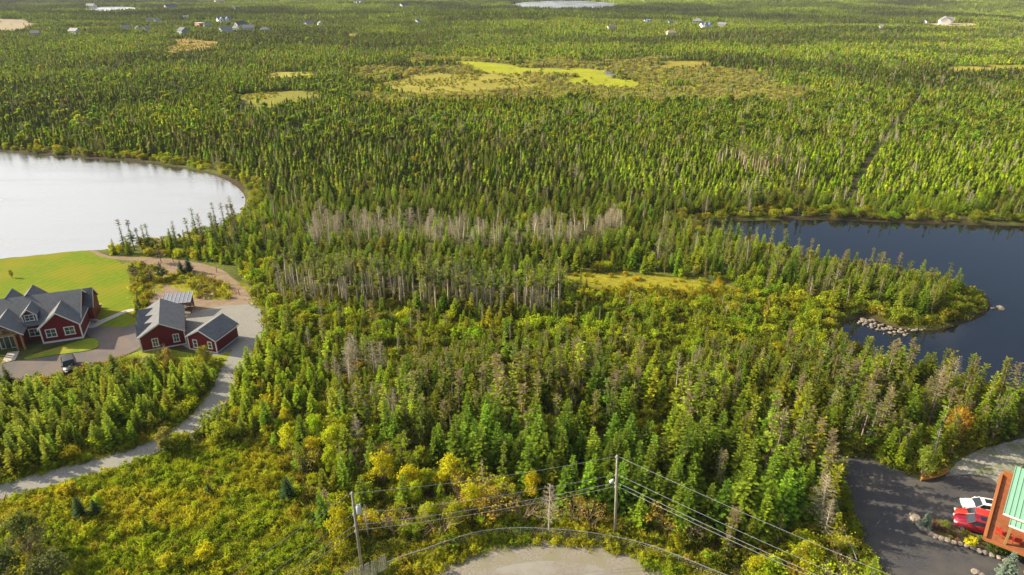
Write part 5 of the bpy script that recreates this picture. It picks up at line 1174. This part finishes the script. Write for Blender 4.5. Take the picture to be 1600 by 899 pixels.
# lush firs behind the fence
m = sel(in_z('lush', u, v)); c = m & (q0 < .62) & (rc > 22.5); put('fir', x[c], y[c], sp_h(c, 4.5, 8.2), rs.uniform(.85, 1.1, c.sum()), 'fir', tints(c.sum(), (.070, .115, .026), .25, .10, x[c], y[c]))
c = m & (q0 >= .62) & (q0 < .68) & (rc > 24); put('spruce', x[c], y[c], rs.uniform(6, 8.5, c.sum()), rs.uniform(.85, 1.1, c.sum()), 'spruce', tints(c.sum(), MG))
c = m & (q0 >= .68) & (q0 < .70); put('dead', x[c], y[c], rs.uniform(4, 7, c.sum()), rs.uniform(.8, 1.1, c.sum()), 'dead', tints(c.sum(), MG))
c = m & (q0 >= .90); put('bush', x[c], y[c], rs.uniform(.8, 1.8, c.sum()), rs.uniform(.9, 1.2, c.sum()), 'bush', tints(c.sum(), (.12, .16, .025)))
# peninsula
m = sel(in_z('penin', u, v)); c = m & (q0 < .34); put('spruce', x[c], y[c], rs.uniform(4.2, 6.8, c.sum()), rs.uniform(.8, 1.1, c.sum()), 'spruce', tints(c.sum(), (.095, .13, .025), .22, .12, x[c], y[c]))
c = m & (q0 >= .34) & (q0 < .66); put('fir', x[c], y[c], rs.uniform(3, 5.6, c.sum()), rs.uniform(.8, 1.1, c.sum()), 'fir', tints(c.sum(), (.11, .16, .025), .22, .12, x[c], y[c]))
c = m & (q0 >= .66) & (q0 < .70); put('dead', x[c], y[c], rs.uniform(4, 6.5, c.sum()), rs.uniform(.8, 1.1, c.sum()), 'dead', tints(c.sum(), MG))
c = m & (q0 >= .78); put('bush', x[c], y[c], rs.uniform(.8, 2, c.sum()), rs.uniform(.9, 1.3, c.sum()), 'bush', tints(c.sum(), (.15, .19, .025), .25, .2))
# bright plantation
m = sel(in_z('plant', u, v)); c = m & (q0 < .82)
for nr_, pr_ in ((y < 178, 'fir'), (y >= 178, 'mid')):
    e = c & nr_; put('fir', x[e], y[e], sp_h(e, 1.9, 3.7), rs.uniform(.95, 1.35, e.sum()), pr_, tints(e.sum(), (.115, .17, .018), .2, .08, x[e], y[e]))
c = m & (q0 > .97); put('dead', x[c], y[c], rs.uniform(3, 6, c.sum()), rs.uniform(.8, 1.2, c.sum()), 'dead', tints(c.sum(), MG))
# the rest of the wood
m = sel(np.ones(n, bool)); c = m & (q0 < .70)
for nr_, pr_ in ((y < 178, 'fir'), (y >= 178, 'mid')):
    e = c & nr_; put('fir', x[e], y[e], sp_h(e, 1.9, 4.7), rs.uniform(.9, 1.45, e.sum()), pr_, tints(e.sum(), (.092, .130, .021), .28, .14, x[e], y[e]))
c = m & (q0 >= .70) & (q0 < .84) & (nz > .42); put('spruce', x[c], y[c], sp_h(c, 3.6, 5.8), rs.uniform(.8, 1.05, c.sum()), 'spruce', tints(c.sum(), (.085, .115, .024), .25, .14, x[c], y[c]))
c = m & (q0 >= .84) & (q0 < .855); put('dead', x[c], y[c], rs.uniform(4, 7, c.sum()), rs.uniform(.9, 1.2, c.sum()), 'dead', tints(c.sum(), MG))
c = m & (q0 >= .93); put('bush', x[c], y[c], rs.uniform(.9, 2.2, c.sum()), rs.uniform(.9, 1.3, c.sum()), 'bush', tints(c.sum(), (.15, .18, .025), .25, .2))

# 2) 240-950 m, single trees
for d0, d1, s, pr in ((240, 420, 1.65, 'mid'), (420, 950, 2.15, 'far')):
    x, y = cand(d0, d1, s, 1.06); u, v, dep = proj(x, y, 0 * x)
    wx_ = x + ss(250, 420, y) * 60 * (fbm(x / 45, y / 45, 33) - .5); wy_ = y + ss(250, 420, y) * 60 * (fbm(x / 50, y / 50, 43) - .5)
    k = ~blocked(x, y, .5) & ~(blocked(wx_, wy_, 0, MEADS) & (rs.rand(len(x)) > .012)); x, y, u, v = x[k], y[k], u[k], v[k]
    n = len(x); q0 = rs.rand(n); nz = noise_pick(x, y, 201, 70); nz2 = noise_pick(x, y, 211, 28)
    scrub = pip(u + 90 * (fbm(x / 50, y / 50, 35) - .5), v + 26 * (fbm(x / 40, y / 40, 36) - .5), [(640, 86), (860, 90), (1000, 92), (1080, 98), (1180, 112), (1300, 140), (1220, 164), (1000, 168), (840, 168), (640, 168), (540, 152), (575, 112)]) & (fbm(x / 30, y / 30, 91, 4) < .66)
    pl = in_z('plant', u, v)
    hh = rs.uniform(1.7, 4.3, n) * (.70 + .6 * nz2); hh[pl] = rs.uniform(1.9, 3.2, pl.sum()); k = ~clear_houses(x, y, hh)
    patchy = nz2 > .33
    base = np.array(MG)[None] * .80 + np.array([.045, .06, 0.0])[None] * ss(.42, .58, nz)[:, None] + np.array([.02, .02, .0])[None] * ss(.50, .62, nz2)[:, None]
    base *= (.55 + .95 * ss(.30, .70, fbm(x / 120, y / 60, 401, 3)))[:, None]; base[pl] = np.array([.125, .18, .020]) * (.8 + .4 * nz2[pl])[:, None]
    tt = np.clip(base * np.exp(rs.normal(0, .3, n))[:, None] * np.exp(rs.normal(0, .12, (n, 3))), .01, .5)
    c = k & ~scrub & (q0 < .86) & (patchy | (q0 < .5)) & ~in_z('trail', u, v); cl_ = rs.rand(n) < .14; e = c & ~cl_; put('far', x[e], y[e], hh[e], rs.uniform(.9, 1.4, e.sum()), pr, tt[e]); e = c & cl_; put('far', x[e], y[e], hh[e] * .7, rs.uniform(.8, 1.1, e.sum()), 'farleaf', tt[e] * .8)
    c = k & ~scrub & (q0 > .94); put('far', x[c], y[c], rs.uniform(2, 4, c.sum()), rs.uniform(.8, 1.2, c.sum()), 'farleaf', tints(c.sum(), (.075, .115, .03), .25, .12))
    c = k & ~scrub & (q0 > .90) & (q0 < .915 + .025 * (noise_pick(x, y, 231, 60) > .6)); put('far', x[c], y[c], rs.uniform(3.5, 6, c.sum()), rs.uniform(1, 1.4, c.sum()), 'dead', tints(c.sum(), MG))
    c = k & scrub & (q0 < .62); put('far', x[c], y[c], rs.uniform(.8, 2.2, c.sum()), rs.uniform(1.1, 1.7, c.sum()), 'bush', tints(c.sum(), (.15, .16, .12), .35, .1))
    c = k & scrub & (q0 > .66) & (q0 < .78); put('far', x[c], y[c], hh[c] * .75, rs.uniform(.85, 1.15, c.sum()), pr, tt[c])
    c = k & scrub & (q0 > .80); put('far', x[c], y[c], rs.uniform(2, 3.6, c.sum()), rs.uniform(1, 1.4, c.sum()), 'dead', tints(c.sum(), MG))
xt, yt = cand(330, 720, 2.6, 1.0); kt = blocked(xt + 60 * (fbm(xt / 45, yt / 45, 33) - .5), yt + 60 * (fbm(xt / 50, yt / 50, 43) - .5), 1.0, TANB) & (fbm(xt / 14, yt / 14, 51) > .46); xt, yt = xt[kt], yt[kt]
put('far', xt, yt, rs.uniform(.4, 1.0, len(xt)), rs.uniform(1.2, 2.0, len(xt)), 'bush', tints(len(xt), (.11, .12, .04), .3, .1))
# 3) beyond 950 m, clumps of trees
x, y = cand(950, 2500, 8.6, 1.02); u, v, dep = proj(x, y, 0 * x); k = ~blocked(x, y, 4) & ~blocked(x, y, 0, MEADS); x, y = x[k], y[k]
k = ~clear_houses(x, y, 6 + 0 * x); x, y = x[k], y[k]; n = len(x); q0 = rs.rand(n); nz = noise_pick(x, y, 301, 160); nz2 = noise_pick(x, y, 311, 60)
base = np.array(MG)[None] * .72 + np.array([.04, .05, 0.01])[None] * ss(.44, .56, nz)[:, None]
base *= (.5 + 1.0 * ss(.30, .70, fbm(x / 220, y / 110, 402, 3)))[:, None]; tt = np.clip(base * np.exp(rs.normal(0, .2, n))[:, None], .01, .5); c = (q0 < .9) & (nz2 > .30)
put('far', x[c], y[c], rs.uniform(.8, 1.2, c.sum()), rs.uniform(.9, 1.15, c.sum()), 'patch', tt[c])
c = ~c | (q0 > .88); put('far', x[c], y[c], rs.uniform(3, 5.5, c.sum()), rs.uniform(1.2, 1.8, c.sum()), 'farleaf', tints(c.sum(), (.075, .11, .05), .25, .12))
# 4) ground growth in the open places
x, y = cand(44, 78, .42, 1.08); u, v, dep = proj(x, y, 0 * x); rc = np.hypot(x - CUL_C[0], y - CUL_C[1])
FENCE_STRIP = W([(532, 905), (575, 893), (606, 878), (622, 884), (600, 905), (560, 925)])
NOGRASS = [FENCE_STRIP, LAWN_FRONT, LAKE_L, LAKE_R, DRIVE, GRAVEL, ASPH, BED, WALK] + BUILD_KEEP[1:]
k = ~blocked(x, y, .1, NOGRASS) & ~blocked(x, y, -.35, [TRACK]) & ~(rc < CUL_R - .6 + 1.2 * (fbm(x, y, 5) - .5)); x, y, u, v, rc = x[k], y[k], u[k], v[k], rc[k]; n = len(x); q0 = rs.rand(n); nz = noise_pick(x, y, 401, 5); nz2 = noise_pick(x, y, 411, 2.2)
opn_ = in_z('meadow', u, v) | (sdist(x, y, SIDE_GREEN) < 0) | (rc < 22.5) | (sdist(x, y, DRIVE_VERGE) < .3)
c = opn_ & (q0 < .85)
cols = np.array([(.22, .24, .03)])[[0]] * np.ones((n, 1)); cols = cols + (np.array([.14, .20, .022]) - cols) * ss(.40, .60, nz)[:, None]; rb = ss(.60, .72, nz2) * (q0 < .5); cols = cols + (np.array([.30, .19, .08]) - cols) * (rb * .35)[:, None]
cols = cols * np.exp(rs.normal(0, .22, n))[:, None]
kk = rs.randint(0, 6, n)
put('tuft', x[c], y[c], rs.uniform(.6, 1.25, c.sum()), rs.uniform(.9, 1.4, c.sum()), 'tuft', cols[c])
x, y = cand(44, 120, 1.0, 1.05); u, v, dep = proj(x, y, 0 * x); rc = np.hypot(x - CUL_C[0], y - CUL_C[1]); k = ~blocked(x, y, .3, NOGRASS + [LAWN, TRACK, DIRT, GRAV_R]) & (rc > 19.5) & ~in_z('meadow', u, v); x, y = x[k], y[k]; n = len(x)
put('tuft', x, y, rs.uniform(.9, 1.8, n), rs.uniform(1.0, 1.8, n), 'tuft', tints(n, (.11, .13, .025), .35, .25))
x, y = cand(118, 160, .9, 1.0); gm_ = sdist(x, y, GARDEN) < 0; gm_ |= False
xg = rs.uniform(-80, -38, 1500); yg = rs.uniform(100, 136, 1500); kg = (sdist(xg, yg, GARDEN) < 0) & ~blocked(xg, yg, .2, [GRAVEL] + BUILD_KEEP) & ((sdist(xg, yg, DIRT) > .1) | (sdist(xg, yg, DIRT_HOLE) < 0)); xg, yg = xg[kg], yg[kg]
put('tuft', xg, yg, rs.uniform(.8, 1.8, len(xg)), rs.uniform(.9, 1.5, len(xg)), 'tuft', tints(len(xg), (.14, .15, .03), .3, .3))

ROWS = {}
for kd, L_ in PTS.items():
    if L_: ROWS[kd] = [np.concatenate([l[i] for l in L_]) for i in range(6)]; ROWS[kd][5] = np.clip(ROWS[kd][5] * ([1.36, 1.30, .50] if kd in ('bush', 'birch', 'tuft') else [1.72, 1.62, .50]), .004, .62); ROWS[kd][5] *= np.minimum(1, .36 / ROWS[kd][5].max(1))[:, None]
NOMH = {k: v[0][2] for k, v in PROTO.items()}

# hand-placed plants: (kind, proto, u, v of the foot, height, width factor, tint, label, category)
M_SP = []
def specimen(kind, proto, u, v, h_, wf, tint, lab, cat_='tree'):
    g, ms, hn = PROTO[proto][len(M_SP) % len(PROTO[proto])]; x, y = P(u, v); T = empty(kind, (x, y, float(hgt(x, y))), rnd.uniform(0, 6.28), label=lab, cat=cat_)
    key = (proto, len(M_SP) % len(PROTO[proto])); M_SP.append(1)
    cm_, tm_ = split(key); s = h_ / hn
    for nm, me in (('crown', cm_), ('trunk', tm_)):
        if me is None: continue
        o_ = link(nm, me, T); o_['tint'] = [*tint, 1.0]
    T.scale = (s * wf, s * wf, s); return T
_sp = {}
def split(key):
    if key not in _sp:
        g, ms, hn = PROTO[key[0]][key[1]]
        _sp[key] = (g.mesh('crown', ms, [0]) if 0 in g.m else None, g.mesh('trunk', ms, [1]) if 1 in g.m else None)
    return _sp[key]
specimen('blue_spruce', 'fir', 1446, 826, 2.3, 1.25, BL, 'small blue spruce at the tip of the flower bed beside pale boulders')
specimen('blue_spruce', 'fir', 1568, 905, 3.6, 1.1, BL, 'large blue spruce at the bottom right edge below the deck')
specimen('blue_spruce', 'fir', 1286, 905, 2.6, 1.1, BL, 'pale blue spruce at the bottom edge below the overhead wires')
specimen('dead_tree', 'dead', 858, 832, 6.6, 1.3, MG, 'bare pale pinkish dead spruce behind the middle of curved fence')
specimen('dead_tree', 'dead', 1280, 822, 7.2, 1.2, MG, 'tall bare silver dead spruce left of the dark driveway')
specimen('maple_tree', 'birch', 640, 770, 3.6, 1.0, (.40, .37, .012), 'bright golden yellow leafy tree left of the bare grey thicket')
specimen('maple_tree', 'birch', 120, 750, .1, 1.0, YG, 'x') if False else None
specimen('willow_tree', 'birch', 262, 706, 3.4, 1.2, (.20, .19, .05), 'wide olive leafy willow overhanging the gravel track bend')
specimen('willow_tree', 'birch', 350, 688, 3.0, 1.35, (.27, .30, .02), 'wide bright yellow green leafy tree right of the track bend')
specimen('alder_tree', 'birch', 158, 698, 2.8, 1.1, (.15, .21, .03), 'round green leafy tree on the verge above gravel track')
specimen('alder_tree', 'birch', 42, 712, 2.6, 1.1, (.09, .14, .04), 'round dark green leafy tree at left edge above gravel track')
for k, (u, v, h_, wf, tn, lb) in enumerate([(213, 437, 3.6, 1.0, (.035, .05, .02), 'dark ornamental pine leftmost of three in the garden'), (236, 441, 3.0, 1.0, (.08, .06, .03), 'reddish brown ornamental pine between two dark pines'), (254, 438, 3.8, 1.0, (.035, .05, .02), 'dark ornamental pine rightmost of three in the garden'), (252, 411, 4.2, 1.0, (.035, .05, .02), 'dark pine standing beside the upper dirt path')]):
    specimen('pine_tree', 'pine', u, v, h_, wf, tn, lb)
specimen('spruce_shrub', 'fir', 283, 426, 2.5, 1.5, (.04, .075, .04), 'smaller blunt dark spruce of the pair by the dirt path')
specimen('spruce_shrub', 'fir', 297, 425, 3.3, 1.35, (.03, .065, .04), 'larger blunt dark spruce of the pair by the dirt path')
specimen('spruce_shrub', 'fir', 219, 484, 3.2, .6, (.04, .06, .025), 'slim dark spruce at the upper end of the pale walkway')
specimen('ornamental_tree', 'birch', 19, 434, 1.6, .6, (.16, .16, .03), 'tiny young tree alone on the mown lawn')
specimen('ornamental_tree', 'birch', 236, 582, 2.9, 1.15, (.27, .30, .16), 'pale silvery leafy tree before the left window of the larger garage')
specimen('ornamental_tree', 'birch', 265, 572, 3.0, .8, (.24, .19, .06), 'slender orange tinged tree before the larger garage')
specimen('ornamental_tree', 'bare', 252, 560, 2.8, .8, (.22, .10, .06), 'reddish thin leaved tree right of the garage window')
specimen('ornamental_tree', 'birch', 322, 574, 3.6, .75, (.20, .20, .03), 'tall slender leafy tree before the smaller red garage')
specimen('ornamental_tree', 'birch', 215, 580, 2.2, .9, (.12, .10, .05), 'small dark reddish tree at left front corner of the larger garage')
specimen('pine_tree', 'birch', 45, 862, 5.0, 1.0, (.10, .125, .035), 'large ragged green pine with bare grey limbs at bottom left')
specimen('pine_tree', 'birch', 14, 925, 5.0, 1.1, (.075, .10, .035), 'dense ragged pine at the bottom left corner')
specimen('pine_tree', 'birch', 84, 925, 4.6, 1.1, (.09, .105, .045), 'ragged grey green pine right of the bottom left corner')
specimen('dead_tree', 'bare', 58, 880, 4.6, .9, (.09, .105, .045), 'bare twisted grey limbs among the ragged pines at bottom left')
for k_, (u, v, h_, lb) in enumerate([(775, 812, 3.9, 'bare brown twiggy shrub left of the pale dead spruce'), (818, 815, 3.6, 'bare brown twiggy shrub nearest left of the pale dead spruce'), (900, 818, 3.6, 'bare forked shrub with golden leaves right of the pale dead spruce'), (925, 822, 3.3, 'bare forked shrub just left of the street lamp pole'), (1040, 832, 3.6, 'bare leaning twiggy shrub right of the street lamp pole'), (1075, 838, 3.5, 'bare pale shrub with yellow leaves farther right of the street lamp pole'), (735, 800, 3.6, 'bare brown shrub above the left bend of the fence')]):
    specimen('bare_shrub', 'bare', u, v, h_, 1.1, (.36, .26, .03), lb, 'shrub')
specimen('spruce_shrub', 'fir', 128, 810, 3.0, 1.5, (.045, .085, .025), 'dark bushy young spruce in meadow right of the big ragged pine')
specimen('spruce_shrub', 'fir', 150, 806, 2.2, 1.5, (.05, .09, .025), 'smaller dark young spruce in meadow beside a bushier one')
specimen('spruce_shrub', 'fir', 328, 772, 1.6, 1.4, (.045, .085, .03), 'small dark round spruce among rusty weeds in meadow')
specimen('spruce_shrub', 'fir', 222, 789, 1.2, 1.5, (.05, .09, .03), 'tiny dark spruce at the centre of open meadow')
specimen('spruce_shrub', 'fir', 450, 780, 3.2, 1.3, (.045, .09, .03), 'dark green spruce above the left ends of wires')
specimen('orange_tree', 'birch', 1488, 690, 5.2, .8, (.34, .22, .03), 'orange turning leafy tree in wood above the dark driveway')
specimen('alder_tree', 'birch', 1252, 890, 3.6, .8, (.26, .27, .02), 'upright yellow green leafy tree above overhead wires at lower right')
specimen('alder_tree', 'birch', 1440, 745, 4.2, .8, (.17, .22, .03), 'bright green leafy tree just left of the canoe')
specimen('alder_tree', 'birch', 570, 440, 5.0, .8, (.34, .26, .03), 'yellow turning leafy tree behind the pale stemmed stand')
specimen('alder_tree', 'birch', 1660, 735, 4.0, 1.2, (.20, .26, .03), 'leafy tree at the right edge above green metal roof')
specimen('birch_tree', 'bare', 690, 835, 4.4, 1.25, (.22, .2, .03), 'fan shaped bare brown shrub left of the road end')
specimen('birch_tree', 'bare', 300 + 180, 738, 4.0, .9, (.22, .2, .03), 'grey bare forked tree above the meadow')
# flower-bed shrubs and hedge
for k, (u, v, h_, wf, tn, lb) in enumerate([(1462, 826, .7, 1.0, (.10, .05, .04), 'dark purple shrub nearest the small blue spruce'), (1474, 832, .6, 1.0, (.12, .07, .04), 'brown purple shrub in middle of flower bed'), (1487, 838, .6, 1.0, (.10, .07, .04), 'dark brown shrub before the dark red car'), (1484, 843, .5, .7, (.30, .32, .06), 'pale green cushion plant at the boulders'), (1494, 846, .5, .6, (.42, .22, .12), 'peach flowering cushion plant at the boulders'), (1516, 851, .9, 1.0, (.50, .48, .02), 'bright yellow shrub in the flower bed'), (1529, 846, .7, 1.0, (.16, .22, .04), 'green shrub right of the bright yellow shrub'), (1476, 822, .6, 1.3, (.15, .19, .03), 'low green shrub between small blue spruce and dark red car'), (1508, 838, .7, 1.0, (.14, .15, .03), 'olive shrub beside the sill of the dark red car')]):
    specimen('garden_shrub', 'bush', u, v, h_, wf * 1.1, tn, lb, 'shrub')
HG = Geo(); r_ = np.random.RandomState(9)
ha = Vector((*P(1541, 858), 0)); hb_ = Vector((*P(1640, 884), 0)); Lh = (hb_ - ha).length; nL = 5200
t_ = r_.uniform(0, 1, nL); sx = r_.uniform(-.45, .45, nL); sz_ = r_.uniform(0, 1.0, nL); e_ = r_.rand(nL); sz_ = np.where(e_ < .45, .95 + r_.normal(0, .06, nL), sz_); sx = np.where(e_ > .7, np.sign(sx) * .45 + r_.normal(0, .04, nL), sx)
d_ = (hb_ - ha).normalized(); nn = np.array([-d_.y, d_.x, 0]); B = np.array(d_)[None] * (t_ * Lh)[:, None] + nn[None] * sx[:, None] + np.array([0, 0, 1])[None] * sz_[:, None] * 1.0
V, F, va, dr = kites(B, r_.normal(0, 1, (nL, 3)), np.full(nL, .13), np.full(nL, .05), r_.normal(0, .6, (nL, 3)) + [0, 0, .6], r_.rand(nL), np.zeros(nL)); HG.add(V, F, 0, va, dr)
ho = link('hedge', HG.mesh('hedge', MBR), label='clipped green hedge along the front of the raised orange deck', cat='hedge'); ho.location = ha; ho['tint'] = [.06, .12, .02, 1]

# ------------------------------------------------------------------ individuals and masses
LM = [((961, 838), 'behind the street lamp pole'), ((858, 832), 'behind the middle of the curved fence'), ((720, 850), 'left of the road end'), ((565, 890), 'around the transformer pole'), ((1120, 880), 'below the wires right of the road'),
      ((1290, 800), 'left of the dark driveway'), ((1380, 720), 'above the top of the dark driveway'), ((1460, 735), 'above the canoe'), ((1560, 680), 'at the right edge above the deck'), ((1080, 780), 'in the fir wood right of the pole'),
      ((800, 740), 'in the fir wood above the road end'), ((640, 760), 'near the golden yellow tree'), ((480, 750), 'on the right of the open meadow'), ((330, 750), 'amid the open meadow'), ((200, 850), 'in the lower left meadow'), ((60, 830), 'at the left edge of the meadow'),
      ((80, 690), 'in the fir belt at far left'), ((230, 640), 'in the fir belt beside the gravel track'), ((300, 590), 'in front of the red garages'), ((420, 620), 'in the fir clump beside the track'), ((540, 640), 'in the wood right of the fir clump'), ((680, 680), 'in the wood left of centre'),
      ((850, 640), 'in the wood at centre'), ((1020, 700), 'in the wood right of centre'), ((1150, 660), 'left of the narrow dark gap'), ((1300, 640), 'right of the narrow dark gap'), ((1450, 620), 'in the wood below the dark pond'), ((1580, 610), 'at the right edge below the dark pond'),
      ((450, 520), 'in the bushland right of the gravel yard'), ((650, 520), 'in bushland below the pale stemmed stand'), ((900, 520), 'in the bushland below the yellow clearing'), ((1150, 520), 'in bushland left of the rocky spit'), ((700, 475), 'in the pale stemmed stand'), ((1440, 470), 'on the wooded peninsula'), ((700, 370), 'in the grey dead stand at centre'), ((300, 385), 'on the shore of the pale lake'), ((1000, 440), 'around the yellow clearing'), ((530, 590), 'among dead trunks beside the fir clump'), ((1250, 540), 'left of the dark pond inlet')]
LMW = np.array([P(*p) for p, _ in LM])
def colour_word(t_):
    r_, g_, b_ = t_
    if r_ > g_ * 1.15: return 'rusty' if r_ < .3 else 'orange'
    if r_ > g_ * .93: return 'yellow green' if g_ > .16 else 'olive'
    return 'bright green' if g_ > .17 else 'mid green' if g_ > .10 else 'dark green'
KIND = {'fir': ('fir_tree', 'fir', 'tree', 'fir trees of the wood'), 'spruce': ('spruce_tree', 'ragged spruce', 'tree', 'ragged spruce trees of the wood'), 'dead': ('dead_tree', 'grey dead tree', 'tree', 'dead trees of the wood'),
        'bush': ('leafy_bush', 'leafy bush', 'bush', 'bushes of the open ground'), 'birch': ('leafy_tree', 'leafy tree', 'tree', 'small leafy trees of the meadow edge'), 'bare': ('bare_shrub', 'bare twiggy shrub', 'shrub', 'bare shrubs behind the fence')}
MASS = []     # arrays for the instanced remainder
for kd in ('fir', 'spruce', 'dead', 'bush', 'birch', 'bare'):
    x, y, h_, wf, pr, tt = ROWS[kd]; u, v, dep = proj(x, y, 0 * x); ut, vt, dt = proj(x, y, h_)
    app = h_ * FPX / dep; vis = (u > 8) & (u < 1592) & (vt < 890) & (vt > 0)
    order = np.argsort(-(app * vis)); cap = {'fir': 300, 'spruce': 300, 'dead': 200, 'bush': 280, 'birch': 200, 'bare': 100}[kd]
    pick = order[:min(cap, int(vis.sum()))]; rest = np.setdiff1d(np.arange(len(x)), pick)
    name, word, cat_, grp = KIND[kd]
    near = np.argmin(((x[pick][:, None] - LMW[None, :, 0]) ** 2 + (y[pick][:, None] - LMW[None, :, 1]) ** 2), 1)
    labs = {}
    for cell in np.unique(near):
        ii = np.where(near == cell)[0]; P_ = pick[ii]; ph = LM[cell][1]; done = set()
        for crit, wd_ in ((-h_[P_], 'tallest'), (u[P_], 'leftmost'), (-u[P_], 'rightmost'), (-v[P_], 'nearest'), (h_[P_], 'shortest')):
            if len(P_) < 2: break
            o2 = np.argsort(crit)
            for t2 in o2[:1]:
                if t2 not in done: done.add(t2); labs[P_[t2]] = f'{wd_} {colour_word(tt[P_[t2]]) + " " if kd != "dead" else ""}{word} {ph}'
        for j, p_ in enumerate(P_):
            if p_ in labs: continue
            hh = h_[p_]; md_ = np.median(h_[P_]); sz = 'tall' if hh > md_ * 1.12 else 'short' if hh < md_ * .88 else 'middling'
            fu = (u[p_] - u[P_].min()) / (np.ptp(u[P_]) + 1); fv = (v[p_] - v[P_].min()) / (np.ptp(v[P_]) + 1)
            pos = ('back', 'middle', 'front')[min(2, int(fv * 3))] + ' ' + ('left', 'centre', 'right')[min(2, int(fu * 3))]
            labs[p_] = f'{sz} {colour_word(tt[p_]) + " " if kd != "dead" else ""}{word}, {pos}, {ph}'
    hs = hgt(x[pick], y[pick])
    for j, p_ in enumerate(pick):
        lst = PROTO[pr[p_]]; key = (pr[p_], int(rs.randint(len(lst)))); cmn, tmn = split(key); s = h_[p_] / lst[0][2]
        T = bpy.data.objects.new(name, None); COL.objects.link(T); T.location = (x[p_], y[p_], hs[j] - .03); T.rotation_euler = (rs.normal(0, .02), rs.normal(0, .02), rs.uniform(0, 6.28)); T.scale = (s * wf[p_], s * wf[p_], s); T.empty_display_size = .3
        T['label'] = labs[p_]; T['category'] = cat_; T['group'] = grp
        for nm, me in (('crown' if kd not in ('bush', 'bare') else 'foliage', cmn), ('trunk' if kd not in ('bush', 'bare') else 'stems', tmn)):
            if me is None: continue
            o_ = bpy.data.objects.new(nm, me); COL.objects.link(o_); o_.parent = T; o_['tint'] = [float(tt[p_][0]), float(tt[p_][1]), float(tt[p_][2]), 1.0]
    MASS.append((kd, [a_[rest] for a_ in (x, y, h_, wf, pr, tt)]))
def instancer(name, rows, **k):
    x, y, h_, wf, pr, tt = rows; n = len(x); z = hgt(x, y) - .05
    me = bpy.data.meshes.new(name); me.vertices.add(n); me.vertices.foreach_set('co', np.c_[x, y, z].astype(np.float32).ravel())
    ii = np.zeros(n, np.int32); sc_ = np.zeros((n, 3), np.float32)
    for p_ in np.unique(pr):
        m = pr == p_; c0, cn_ = PIDX[p_]; ii[m] = c0 + rs.randint(0, cn_, m.sum()); s = h_[m] / NOMH[p_] if p_ != 'tuft' else h_[m]; sc_[m] = np.c_[s * wf[m], s * wf[m], s]
    a_ = me.attributes.new('pidx', 'INT', 'POINT'); a_.data.foreach_set('value', ii)
    a_ = me.attributes.new('psc', 'FLOAT_VECTOR', 'POINT'); a_.data.foreach_set('vector', sc_.ravel())
    rt = np.c_[rs.normal(0, .03, n), rs.normal(0, .03, n), rs.uniform(0, 6.28, n)].astype(np.float32); a_ = me.attributes.new('prot', 'FLOAT_VECTOR', 'POINT'); a_.data.foreach_set('vector', rt.ravel())
    a_ = me.attributes.new('tint', 'FLOAT_COLOR', 'POINT'); a_.data.foreach_set('color', np.c_[tt, np.ones(n)].astype(np.float32).ravel())
    o_ = link(name, me, kind='stuff', **k); md_ = o_.modifiers.new('plants', 'NODES'); md_.node_group = GNT; return o_
GNT = bpy.data.node_groups.new('plant_scatter', 'GeometryNodeTree')
GNT.interface.new_socket('Geometry', in_out='INPUT', socket_type='NodeSocketGeometry'); GNT.interface.new_socket('Geometry', in_out='OUTPUT', socket_type='NodeSocketGeometry')
gi = GNT.nodes.new('NodeGroupInput'); go = GNT.nodes.new('NodeGroupOutput'); iop = GNT.nodes.new('GeometryNodeInstanceOnPoints'); ci = GNT.nodes.new('GeometryNodeCollectionInfo')
ci.inputs['Collection'].default_value = PC; ci.inputs['Separate Children'].default_value = True; ci.inputs['Reset Children'].default_value = True
def na_(nm, ty): a_ = GNT.nodes.new('GeometryNodeInputNamedAttribute'); a_.data_type = ty; a_.inputs['Name'].default_value = nm; return a_.outputs['Attribute']
e2r = GNT.nodes.new('FunctionNodeEulerToRotation'); gl = GNT.links.new
gl(na_('prot', 'FLOAT_VECTOR'), e2r.inputs[0]); gl(gi.outputs[0], iop.inputs['Points']); gl(ci.outputs[0], iop.inputs['Instance']); iop.inputs['Pick Instance'].default_value = True
gl(na_('pidx', 'INT'), iop.inputs['Instance Index']); gl(e2r.outputs[0], iop.inputs['Rotation']); gl(na_('psc', 'FLOAT_VECTOR'), iop.inputs['Scale']); gl(iop.outputs[0], go.inputs[0])
MN = {'fir': 'fir_woodland', 'spruce': 'spruce_woodland', 'dead': 'dead_wood', 'bush': 'bush_thicket', 'birch': 'leafy_woodland', 'bare': 'bare_thicket'}
MLAB = {'fir': 'dense green fir wood covering the middle ground', 'spruce': 'thin ragged spruce wood covering the middle ground', 'dead': 'bare grey dead timber standing through the wood', 'bush': 'low leafy thicket filling shores and open ground', 'birch': 'small leafy trees along the meadow edge', 'bare': 'bare twiggy thicket along the fence'}
for kd, rows in MASS:
    if len(rows[0]): instancer(MN[kd], rows)
instancer('distant_forest', ROWS['far']); instancer('undergrowth', ROWS['tuft'])

# ------------------------------------------------------------------ haze
HAZE = .00006
if HAZE:
    q = MB(); q.box(-9500, 9500, -60, 9600, -8, 90); hz = q.build('haze', bpy.data.materials.new('air_haze'), kind='stuff')
    m = hz.data.materials[0]; m.use_nodes = True; t = m.node_tree; t.nodes.clear(); o = t.nodes.new('ShaderNodeOutputMaterial'); pv = t.nodes.new('ShaderNodeVolumePrincipled')
    pv.inputs['Density'].default_value = HAZE; pv.inputs['Color'].default_value = (.80, .88, 1.0, 1); pv.inputs['Anisotropy'].default_value = 0; t.links.new(pv.outputs[0], o.inputs['Volume'])
print('counts', {k: len(v[0]) for k, v in ROWS.items()})
